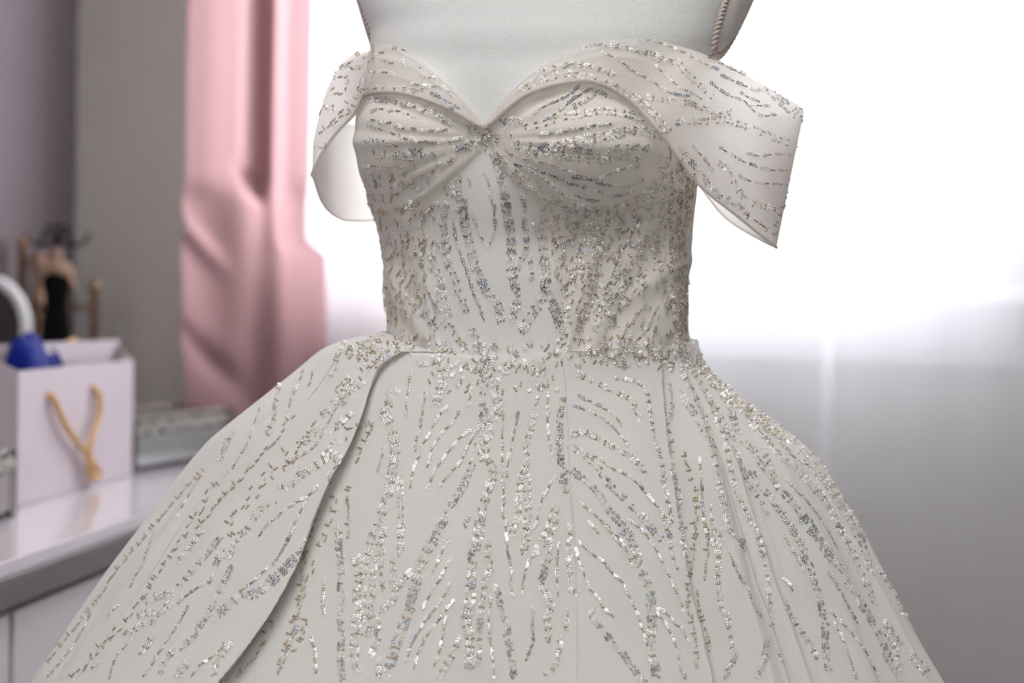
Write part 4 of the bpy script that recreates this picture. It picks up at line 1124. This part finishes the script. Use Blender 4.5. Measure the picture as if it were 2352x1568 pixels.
# the embroidery goes on round the sides where the camera does not look
def wrap_side(fn, th0, th1, z0, z1, n, nm, tab):
    for _ in range(n):
        th = rng.uniform(th0, th1); z = rng.uniform(z0, z1); ln = rng.uniform(.03, .09)
        tilt = rnd3(.1)
        for k in range(int(ln / 0.0022)):
            zz_ = z - k * 0.0022
            if zz_ < z0: break
            Pp = fn(np.array(th), np.array(zz_)); n_ = out_dir(Pp, tab)
            if k % 7 < 5: ITEMS[nm]['sequin' if k % 3 else 'clear'].append((Pp + n_ * .001, nvec(n_ + tilt + rnd3(.1)), n_, 1.0))
            else: ITEMS[nm]['bead'].append((Pp + n_ * .0008, np.array([0, 0, 1.0]), n_, 1.0))
for a, b in ((1.5, 2.1), (-2.1, -1.5)):
    wrap_side(lambda t, z: skirt_surf(t, z), a, b, 0.72, SKT[-1, 0] - 0.03, 40, 'skirt', SKT)
    wrap_side(lambda t, z: body_point(TORSO, t, z) + 0.0, a, b, 1.10, 1.25, 22, 'bodice', TORSO)
wrap_side(lambda t, z: skirt_surf(t, z), -1.4, 1.4, 0.58, 0.74, 90, 'skirt', SKT)

def frames(n, hint):
    n = n / np.linalg.norm(n, axis=1)[:, None]
    x = hint - n * (hint * n).sum(1)[:, None]; x /= np.linalg.norm(x, axis=1)[:, None] + 1e-9
    return x, np.cross(n, x), n
def build_rings(name, items, mat, parent, R=0.00132):
    if not items: return
    c = np.array([i[0] for i in items]); n = np.array([i[1] for i in items]); s = np.array([i[3] for i in items])
    x, y, n = frames(n, np.tile([0.31, 0.2, 0.93], (len(c), 1)))
    a = np.linspace(0, 2 * math.pi, 10, endpoint=False)
    prof = [(0.50, -0.05), (0.74, 0.16), (1.0, 0.0)]
    V = np.stack([(c[:, None] + R * s[:, None, None] * (r * (np.cos(a)[None, :, None] * x[:, None] + np.sin(a)[None, :, None] * y[:, None]) + h * n[:, None])) for r, h in prof], 1)
    V = V.reshape(len(c), -1, 3); f = grid_faces(3, 10, True)
    F = (f[None] + (np.arange(len(c)) * 30)[:, None, None]).reshape(-1, 4)
    return tag(mesh_np(name, V.reshape(-1, 3), F, mat, parent), kind='stuff')
def build_beads(name, items, mat, parent):
    if not items: return
    c = np.array([i[0] for i in items]); t = np.array([i[1] for i in items]); up = np.array([i[2] for i in items]); s = np.array([i[3] for i in items])
    x, y, t = frames(t, up)
    a = np.linspace(0, 2 * math.pi, 7, endpoint=False)
    prof = [(0.35, -1.0), (0.62, -0.95), (0.62, 0.95), (0.35, 1.0)]; R = 0.00106
    V = np.stack([(c[:, None] + R * s[:, None, None] * (r * (np.cos(a)[None, :, None] * x[:, None] + np.sin(a)[None, :, None] * y[:, None]) + h * t[:, None])) for r, h in prof], 1)
    V = V.reshape(len(c), -1, 3); f = grid_faces(4, 7, True)
    F = (f[None] + (np.arange(len(c)) * 28)[:, None, None]).reshape(-1, 4)
    return tag(mesh_np(name, V.reshape(-1, 3), F, mat, parent, smooth=False), kind='stuff')
for nm, d in ITEMS.items():
    tag(build_rings('silver_sequins', d['sequin'], MAT['sequin'], OWN[nm]), 'silver ring sequins sewn in rows')
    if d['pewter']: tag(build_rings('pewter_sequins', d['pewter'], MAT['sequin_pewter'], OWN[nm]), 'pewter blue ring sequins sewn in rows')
    tag(build_rings('clear_sequins', d['clear'], MAT['sequin_clear'], OWN[nm]), 'clear ring sequins sewn in rows')
    tag(build_beads('bugle_beads', d['bead'], MAT['bead'], OWN[nm]), 'champagne bugle beads')
print('EMBROIDERY', {k: {q: len(v) for q, v in d.items()} for k, d in ITEMS.items()})
# ------------------------------------------------------------------ curtains
def on_back(px, py, off):
    """point on a plane parallel to the window wall, off metres in front of it"""
    return hit_plane(px, py, RO - RV * off, RV)
def curtain_sheet(u0, u1, z0, z1, off, wave, nu, nz, mat, name, parent, ufn=None):
    us = np.linspace(u0, u1, nu); zs = np.linspace(z0, z1, nz)
    Uu, Zz = np.meshgrid(us, zs); V = np.zeros(Uu.shape + (3,))
    D = wave(Uu, Zz)
    if ufn: Uu = ufn(Uu, Zz)
    for k in range(3): V[..., k] = RO[k] + RU[k] * Uu - RV[k] * (off + D) + (Zz if k == 2 else 0)
    return mesh_np(name, V.reshape(-1, 3), grid_faces(nz, nu), mat, parent)
PU0 = room_uvz(on_back(424, 500, 0.26))[0]; PU1 = room_uvz(on_back(757, 500, 0.26))[0]
PK = empty('pink_curtain', room((PU0 + PU1) / 2, -0.26, 0.02), 'long pink curtain with soft folds hanging left of the bright window', 'curtain')
ucx = lambda px: room_uvz(on_back(px, 400, 0.26))[0]; zcy = lambda py: room_uvz(on_back(600, py, 0.26))[2]
def pink_wave(U, Z):
    d = 0.010 * np.sin((U - PU0) * 30)
    up = sstep(zcy(470), zcy(400), Z)
    ridge = lambda x, w, h: h * np.exp(-((U - ucx(x)) / w) ** 2)
    d += up * (ridge(585, 0.020, 0.035) - ridge(625, 0.018, 0.020) + ridge(680, 0.025, 0.012) - ridge(480, 0.04, 0.012))
    lo = 1 - up
    # a crease where the cloth is caught, then folds that run out to the lower left
    k = (U - ucx(590)) * 1.3 + (Z - zcy(430))
    d += lo * 0.018 * np.exp(-((Z - zcy(440) - (U - ucx(590)) * 0.5) / 0.02) ** 2) * (U > ucx(590)) * sstep(ucx(680), ucx(600), U)
    d += 0.020 * np.exp(-((Z - zcy(430) + (U - ucx(590)) * 0.9) / 0.018) ** 2) * sstep(ucx(520), ucx(590), U) * sstep(ucx(615), ucx(592), U)
    d += lo * (ridge(602, 0.030, 0.016) - ridge(640, 0.03, 0.01) + 0.014 * np.sin((U - PU0) * 22 + (Z - zcy(700)) * 9) + ridge(700, 0.03, 0.010))
    d -= lo * 0.022 * np.exp(-((Z - zcy(560) - (U - ucx(470)) * -0.9) / 0.022) ** 2) * sstep(ucx(560), ucx(440), U)
    d += lo * 0.02 * np.exp(-((Z - zcy(850) - (U - ucx(520)) * -0.8) / 0.03) ** 2) * sstep(ucx(640), ucx(480), U)
    return d
curtain_sheet(PU0, PU1, 0.02, 2.415, 0.26, pink_wave, 90, 260, MAT['pink'], 'curtain_panel', PK,
    lambda U, Z: np.where(U > ucx(600), ucx(600) + (U - ucx(600)) * (1 - 0.28 * sstep(zcy(590), zcy(545), Z)), U))
RU0, RU1 = room_uvz(on_back(745, 700, 0.10))[0], room_uvz(on_back(985, 700, 0.10))[0]
curtain_sheet(RU0, RU1, 0.02, room_uvz(on_back(800, 640, 0.10))[2], 0.10, lambda U, Z: 0.008 * np.sin((U - RU0) * 60), 60, 40, MAT['pink'], 'rear_drape', PK)
SU0, SU1 = room_uvz(on_back(700, 500, 0.21))[0], room_uvz(on_back(2640, 500, 0.21))[0]
SH = empty('sheer_curtain', room((SU0 + SU1) / 2, -0.21, 1.0), 'white sheer curtain over the bright window behind the gown', 'curtain')
zh = 0.03; SUM = room_uvz(on_back(1906, 700, 0.21))[0]
sw = lambda U, Z: 0.004 * np.sin(U * 21 + np.sin(U * 9)) + 0.001 * np.sin(U * 61)
curtain_sheet(SU0, SUM + 0.012, zh, 2.415, 0.205, sw, 160, 40, MAT['sheer'], 'sheer_panel', SH)
curtain_sheet(SUM - 0.012, SU1, zh, 2.415, 0.212, sw, 90, 40, MAT['sheer'], 'sheer_panel', SH)
for a, b in ((SU0, SUM + .012), (SUM - .012, SU1)):
    curtain_sheet(a, b, zh - 0.001, zh + 0.018, 0.2085, sw, 120, 3, MAT['sheer'], 'hem_band', SH)
ROD = empty('curtain_rod', room(1.3, -0.23, 2.42), 'thin white curtain rod above the window', 'curtain rod')
tube('rod', [room(max(0.08, PU0 - 0.1), -0.23, 2.43), room(SU1 + 0.12, -0.23, 2.43)], 0.011, MAT['white_paint'], ROD, 12)
for u in (max(0.10, PU0 - 0.07), SU1 + 0.09):
    tube('bracket', [room(u, 0.0, 2.43), room(u, -0.22, 2.43)], 0.008, MAT['white_paint'], ROD, 8)

# ------------------------------------------------------------------ vanity table along the left wall
TZ = 0.812
def on_table(px, py): return hit_plane(px, py, np.array([0, 0, TZ]), np.array([0, 0, 1.0]))
e0, e1 = room_uvz(on_table(0, 1292)), room_uvz(on_table(372, 1166))
TU = (e0[0] + e1[0]) / 2
VAN = empty('vanity_table', room(TU / 2, -1.2, 0), 'glossy white vanity table with mirrored edge band along the mauve wall', 'vanity table')
TV0, TV1 = -2.3, -0.36
rbox('table_top', 0.02, TU, TV0, TV1, TZ - 0.016, TZ, MAT['table'], VAN, 0.002)
rbox('edge_band', 0.022, TU + 0.004, TV0 - 0.003, TV1 + 0.003, TZ - 0.052, TZ - 0.017, MAT['table_edge'], VAN, 0.003)
rbox('carcass', 0.03, TU - 0.03, TV0 + 0.02, TV1 - 0.02, TZ - 0.42, TZ - 0.053, MAT['table'], VAN, 0.003)
for i in range(4):
    w = (TV1 - TV0 - 0.04) / 4; v0 = TV0 + 0.02 + i * w
    dr = rbox('drawer', TU - 0.03, TU - 0.012, v0 + 0.006, v0 + w - 0.006, TZ - 0.41, TZ - 0.065, MAT['table'], VAN, 0.003)
    p = room(TU - 0.012, v0 + w / 2, TZ - 0.24)
    V, Fq = tube_arrays([p, p + RU * 0.012, p + RU * 0.016, p + RU * 0.028], [0.006, 0.006, 0.014, 0.012], 14)
    k_ = mesh_np('knob', V, Fq, MAT['chrome'], dr)
for u in (0.06, TU - 0.06):
    for v in (TV0 + 0.06, TV1 - 0.06):
        rbox('leg', u - 0.022, u + 0.022, v - 0.022, v + 0.022, 0, TZ - 0.42, MAT['table'], VAN, 0.003)

# ------------------------------------------------------------------ paper gift bag
up3 = np.array([0, 0, 1.0])
b0, b1 = on_table(38, 1166), on_table(302, 1090)
bx = nvec(b1 - b0); bl = np.linalg.norm(b1 - b0); by = np.array([-bx[1], bx[0], 0]); bw = 0.085; bh = 0.184
BAG = empty('gift_bag', b0 + bx * bl / 2 + by * bw / 2, 'white paper gift bag with gold rope handle on the vanity table', 'gift bag')
def bag_panel(name, corners, th=0.0008):
    c = [np.asarray(x) for x in corners]; bm = bmesh.new(); n_ = nvec(np.cross(c[1] - c[0], c[3] - c[0])) * th
    a = [bm.verts.new(Vector(x)) for x in c]; b = [bm.verts.new(Vector(x + n_)) for x in c]
    bm.faces.new(a); bm.faces.new(b[::-1])
    for i in range(4): bm.faces.new([a[i], b[i], b[(i + 1) % 4], a[(i + 1) % 4]])
    return bm_obj(name, bm, MAT['paper'], BAG)
z = up3 * 0.001
fl, fr_, rl, rr = b0 + z, b1 + z, b0 + by * bw + z, b1 + by * bw * .3 + z
T = up3 * bh; T2 = T * 1.17
bag_panel('front_panel', [fl, fr_, fr_ + T, fl + T]); bag_panel('back_panel', [rl, rr, rr + T2, rl + T2])
bag_panel('bottom_panel', [fl, fr_, rr, rl])
for a, b in ((fl, rl), (fr_, rr)):                       # gusset: folded in along the middle
    m_ = (a + b) / 2 + bx * (0.012 if a is fl else -0.012)
    bag_panel('side_panel', [a, m_, m_ + (T + T2) / 2, a + T]); bag_panel('side_panel', [m_, b, b + T2, m_ + (T + T2) / 2])
bag_panel('turned_rim', [fl + T * .86 + by * .0015, fr_ + T * .86 + by * .0015, fr_ + T + by * .0015, fl + T + by * .0015])
bag_panel('turned_rim', [rl + T2 * .86 - by * .0015, rr + T2 * .86 - by * .0015, rr + T2 - by * .0015, rl + T2 - by * .0015])
nb = -by
def bagpt(px, py, o): return hit_plane(px, py, b0, by) + nb * o
hp = [bagpt(108, 905, -.002), bagpt(112, 912, .006), bagpt(128, 960, .010), bagpt(150, 1000, .011), bagpt(176, 1034, .012), bagpt(196, 1062, .012), bagpt(212, 1084, .011), bagpt(206, 1096, .011), bagpt(192, 1094, .013),
      bagpt(184, 1070, .014), bagpt(180, 1044, .016), bagpt(184, 1016, .016), bagpt(196, 990, .013), bagpt(210, 960, .011), bagpt(217, 925, .009), bagpt(212, 895, .006), bagpt(208, 888, -.002)]
tube('rope_handle', smooth_curve(hp, 90), 0.0048, MAT['rope'], BAG, 10)
rp = [rl + T2 * .93 + bx * bl * .33 - by * .004, rl + T2 * 1.0 + bx * bl * .36 - by * .012, rl + T2 * .95 + bx * bl * .55 - by * .03, rl + T2 * 1.0 + bx * bl * .80 - by * .02, rl + T2 * .95 + bx * bl * .86 - by * .004]
tube('rope_handle', smooth_curve(rp, 40), 0.0045, MAT['rope'], BAG, 8)

# crumpled blue velvet pouch pushed into the bag
def lump(name, c, rx, ry, rz, mat, parent, amp, seed, label=None, ax=None):
    nu, nv = 40, 24; V = []
    ax = np.eye(3) if ax is None else ax
    for i in range(nv + 1):
        ph = -math.pi / 2 + math.pi * i / nv
        for j in range(nu):
            a = 2 * math.pi * j / nu
            r = 1 + amp * (math.sin(a * 3 + seed + ph * 2) * .5 + math.sin(a * 5 - ph * 4 + seed * 2) * .35 + math.sin(ph * 6 + a + seed) * .3)
            V.append(np.asarray(c) + ax[0] * rx * r * math.cos(ph) * math.cos(a) + ax[1] * ry * r * math.cos(ph) * math.sin(a) + ax[2] * rz * r * math.sin(ph))
    return mesh_np(name, V, grid_faces(nv + 1, nu, True), mat, parent)
pc = hit_plane(66, 832, b0 + by * bw * .46, by)
VP = empty('velvet_pouch', pc - up3 * .07, 'crumpled royal blue velvet pouch poking out of the gift bag', 'pouch')
lump('pouch_body', pc - up3 * 0.018 - bx * .006, .050, .024, .058, MAT['velvet'], VP, .10, .7, ax=np.array([bx, by, up3]))
lump('pouch_ruffle', pc + bx * .05 - up3 * .006, .034, .020, .015, MAT['velvet'], VP, .18, 2.1, ax=np.array([bx, by, up3]))
tube('drawstring', smooth_curve([pc + bx * .03 - by * .02 + up3 * .02, pc + bx * .05 - by * .022 + up3 * .004, pc + bx * .055 - by * .02 - up3 * .015], 16), .0018, MAT['velvet'], VP, 6)

# ------------------------------------------------------------------ mirrored boxes with crushed-crystal trim
def crystal_strip(name, p, q, w, parent, nrm, n, rs):
    """little faceted stones packed along a bar"""
    r_ = random.Random(rs); p, q = np.asarray(p), np.asarray(q); t = nvec(q - p); s = np.cross(t, nrm)
    V, F = [], []
    for i in range(n):
        c = p + (q - p) * (i + .5) / n + s * r_.uniform(-.35, .35) * w; k = len(V); h = w * r_.uniform(.25, .45)
        V += [c + t * h, c + s * h, c - t * h, c - s * h, c + nrm * h * r_.uniform(.5, 1)]
        F += [[k, k + 1, k + 4], [k + 1, k + 2, k + 4], [k + 2, k + 3, k + 4], [k + 3, k, k + 4]]
    return tag(mesh_np(name, V, F, MAT['crystal'], parent, smooth=False), kind='stuff')
def mirrored_box(p0, p1, depth, h, label, rs):
    p0, p1 = np.asarray(p0), np.asarray(p1); x = nvec(p1 - p0); L = np.linalg.norm(p1 - p0); y = np.array([-x[1], x[0], 0])
    root = empty('mirrored_box', (p0 + p1) / 2 + y * depth / 2, label, 'mirrored box', 'mirrored boxes on the vanity table')
    e = 0.011
    def bar(nm, c, ax, ay, az, mat, par=root, bev=0.0015):
        bm = bmesh.new(); add_hex(bm, c, ax, ay, az, bev); return bm_obj(nm, bm, mat, par)
    def at(a, b, c): return p0 + x * a + y * b + up3 * c
    bar('mirror_panel', at(L / 2, .004, h / 2), x * (L / 2 - e), y * .0015, up3 * (h / 2 - e), MAT['mirror'])
    bar('mirror_panel', at(L / 2, depth - .004, h / 2), x * (L / 2 - e), y * .0015, up3 * (h / 2 - e), MAT['mirror'])
    for a in (.004, L - .004): bar('mirror_panel', at(a, depth / 2, h / 2), x * .0015, y * (depth / 2 - e), up3 * (h / 2 - e), MAT['mirror'])
    bar('lid', at(L / 2, depth / 2, h - .003), x * (L / 2 - e), y * (depth / 2 - e), up3 * .002, MAT['mirror_edge'])
    bar('bottom', at(L / 2, depth / 2, .004), x * (L / 2 - .004), y * (depth / 2 - .004), up3 * .003, MAT['mirror_edge'])
    for a in (e / 2, L - e / 2):
        for b in (e / 2, depth - e / 2): bar('corner_post', at(a, b, h / 2), x * e / 2, y * e / 2, up3 * h / 2, MAT['mirror_edge'])
    for b, sgn in ((e * .75, -1), (depth - e * .75, 1)):
        r_ = bar('rail', at(L / 2, b, h - e * 1.3), x * (L / 2 - e), y * e * .75, up3 * e * 1.3, MAT['mirror_edge'])
        crystal_strip('crystals', at(e, b + sgn * e * .76, h - e * 1.4), at(L - e, b + sgn * e * .76, h - e * 1.4), e * 1.7, r_, y * sgn, 70, rs)
        crystal_strip('crystals', at(e, b, h), at(L - e, b, h), e * 1.3, r_, up3, 70, rs + 1)
    for a in (e * .5, L - e * .5):
        bar('rail', at(a, depth / 2, h - e * .75), x * e * .5, y * (depth / 2 - e * 1.5), up3 * e * .75, MAT['mirror_edge'])
    return root
mirrored_box(on_table(306, 1090), on_table(533, 1050), 0.13, 0.088, 'long mirrored box with crushed crystal rim behind the gift bag beside the pink curtain', 5)
mb1 = on_table(36, 1186); mb0 = mb1 - nvec(on_table(36, 1186) - on_table(-60, 1232)) * 0.20
mirrored_box(mb0, mb1, 0.12, 0.088, 'mirrored box cut off by the photo edge, nearest the camera on the vanity table', 9)

# ------------------------------------------------------------------ oval table mirror
d_ = 2.62; mc = W(-24, 756, d_); fx = nvec(np.array([0.80, -0.60, 0])); 
mx_ = nvec(np.cross(up3, fx)); 
MIR = empty('oval_mirror', np.array([mc[0], mc[1], TZ]), 'white framed oval table mirror behind the blue pouch', 'mirror')
a = np.linspace(0, 2 * math.pi, 64, endpoint=False); ra, rb = 0.072, 0.090
ex_ = nvec(np.array([1.0, -0.15, 0])); nx_ = np.cross(ex_, up3)
ringp = mc + np.cos(a)[:, None] * ex_ * ra + np.sin(a)[:, None] * up3 * rb
V, Fq = tube_arrays(ringp, 0.011, 10, True); fr2 = mesh_np('mirror_frame', V, Fq, MAT['white_paint'], MIR)
V = np.vstack([mc + np.cos(a)[:, None] * ex_ * ra * .95 + np.sin(a)[:, None] * up3 * rb * .95 + s * nx_ * .002 for s in (-1, 1)])
mesh_np('mirror_glass', V, [list(f) for f in grid_faces(2, 64, True)] + [list(range(64))[::-1], list(range(64, 128))], MAT['mirror_edge'], MIR, smooth=False)
tube('stem', [mc - up3 * (rb + .006), np.array([mc[0], mc[1], TZ + .012])], 0.007, MAT['white_paint'], MIR, 10)
lathe('foot', (mc[0], mc[1], TZ), [(.06, 0), (.06, .006), (.03, .012), (.01, .02)], MAT['white_paint'], MIR, 28)

# ------------------------------------------------------------------ jewellery figurine and rack
d_ = 2.60; jb = W(128, 800, d_); jb[2] = TZ
J = lambda px, py: W(px, py, d_)
FIG = empty('jewelry_figurine', jb, 'small black gown figurine with tan shoulders and scroll hooks on the vanity table', 'figurine')
px_m = d_ / FPX
prof = []
for py, w in ((1062, 44), (1050, 46), (960, 40), (880, 34), (800, 27), (745, 25), (705, 19), (675, 21), (640, 25), (620, 21), (611, 15)):
    prof.append((w * 1.3 * px_m, J(130, py)[2] - TZ))
prof = [(prof[0][0], 0.0)] + [p for p in prof if p[1] > 0.004]
lathe('dress_body', jb, prof, MAT['black_cloth'], FIG, 28, 1.0, .75)
zsh = J(130, 624)[2] - TZ
lathe('shoulders', jb, [(.024, zsh - .012), (.029, zsh - .002), (.024, zsh + .010), (.011, zsh + .022), (.007, zsh + .034), (.007, zsh + .044)], MAT['tan'], FIG, 24, 1.15, .6)
ks = J(118, 596)[2]
for s in (-1, 1):
    tube('arm_bar', smooth_curve([jb + up3 * (zsh + .006), jb + up3 * (zsh - .004) + RU * s * .022, jb + up3 * (zsh - .03) + RU * s * .036], 12), .005, MAT['tan'], FIG, 8)
def scroll(c, s, r, n=26):
    t = np.linspace(0, 1, n); a_ = t * 4.6
    return np.array([c + RU * s * (r * (1 - t_ * .7) * math.cos(q_) - r) + up3 * (r * (1 - t_ * .7) * math.sin(q_)) for t_, q_ in zip(t, a_)])
htop = jb + up3 * (zsh + .044)
tube('hook_stem', [htop, htop + up3 * .045], .0035, MAT['iron'], FIG, 8)
for s, h, r in ((1, .012, .018), (-1, .012, .018), (1, .03, .012), (-1, .03, .012)):
    tube('scroll_hook', scroll(htop + up3 * h + RU * s * .003, -s, r), .0032, MAT['iron'], FIG, 8)
for s in (-1, 1):
    tube('scroll_hook', smooth_curve([htop + up3 * .012, htop + up3 * .004 + RU * s * .03, htop + up3 * .012 + RU * s * .055, htop + up3 * .028 + RU * s * .062], 16), .003, MAT['iron'], FIG, 8)
d_ = 2.72
RK = empty('jewelry_rack', np.array([*(W(130, 800, d_)[:2]), TZ]), 'brown wooden jewelry rack with two posts behind the black figurine', 'jewelry rack')
tops = {52: 556, 218: 655}
for px, pt in tops.items():
    p = W(px, pt, d_); q_ = p.copy(); q_[2] = TZ
    lathe('post', q_, [(.008, 0), (.008, p[2] - TZ - .012), (.011, p[2] - TZ - .01), (.011, p[2] - TZ - .002), (.006, p[2] - TZ + .012)], MAT['wood'], RK, 14)
A_, B_ = W(52, 700, d_), W(218, 705, d_)
tube('cross_bar', [A_, B_], .006, MAT['wood'], RK, 10)
A2, B2 = W(52, 600, d_), W(96, 604, d_)
tube('cross_bar', [A2, B2], .006, MAT['wood'], RK, 10)
tube('back_post', [W(92, 580, d_), np.array([*W(92, 580, d_)[:2], TZ])], .012, MAT['wood'], RK, 12)
for i in range(5):
    p = A_ + (B_ - A_) * (i + .7) / 6
    tube('hook', smooth_curve([p, p - RV * .016 - up3 * .004, p - RV * .02 + up3 * .008], 10), .0022, MAT['iron'], RK, 6)
bm = bmesh.new(); m0 = W(135, 800, d_); m0[2] = TZ + .006; add_hex(bm, m0, RU * .085, RV * .03, up3 * .006, .002); bm_obj('rack_base', bm, MAT['wood'], RK)

# ------------------------------------------------------------------ overhead fill: unseen ceiling lamp added in front of the gown
m, nt, out = new_mat('lamp_diffuser'); em = nd(nt, 'ShaderNodeEmission'); em.inputs['Strength'].default_value = 10.8; em.inputs['Color'].default_value = (1, .985, .965, 1)
nt.links.new(em.outputs[0], out.inputs['Surface']); MAT['lamp'] = m
lc = np.array([-0.2, 0.2, ROOM_H])
LMP = empty('ceiling_lamp', lc - up3 * .06, 'flat square white ceiling lamp over the middle of the room', 'lamp')
bm = bmesh.new(); add_hex(bm, lc - up3 * .025, RU * .45, RV * .45, up3 * .025, .006); bm_obj('lamp_housing', bm, MAT['white_paint'], LMP)
bm = bmesh.new(); add_hex(bm, lc - up3 * .055, RU * .42, RV * .42, up3 * .005); bm_obj('lamp_diffuser', bm, MAT['lamp'], LMP)
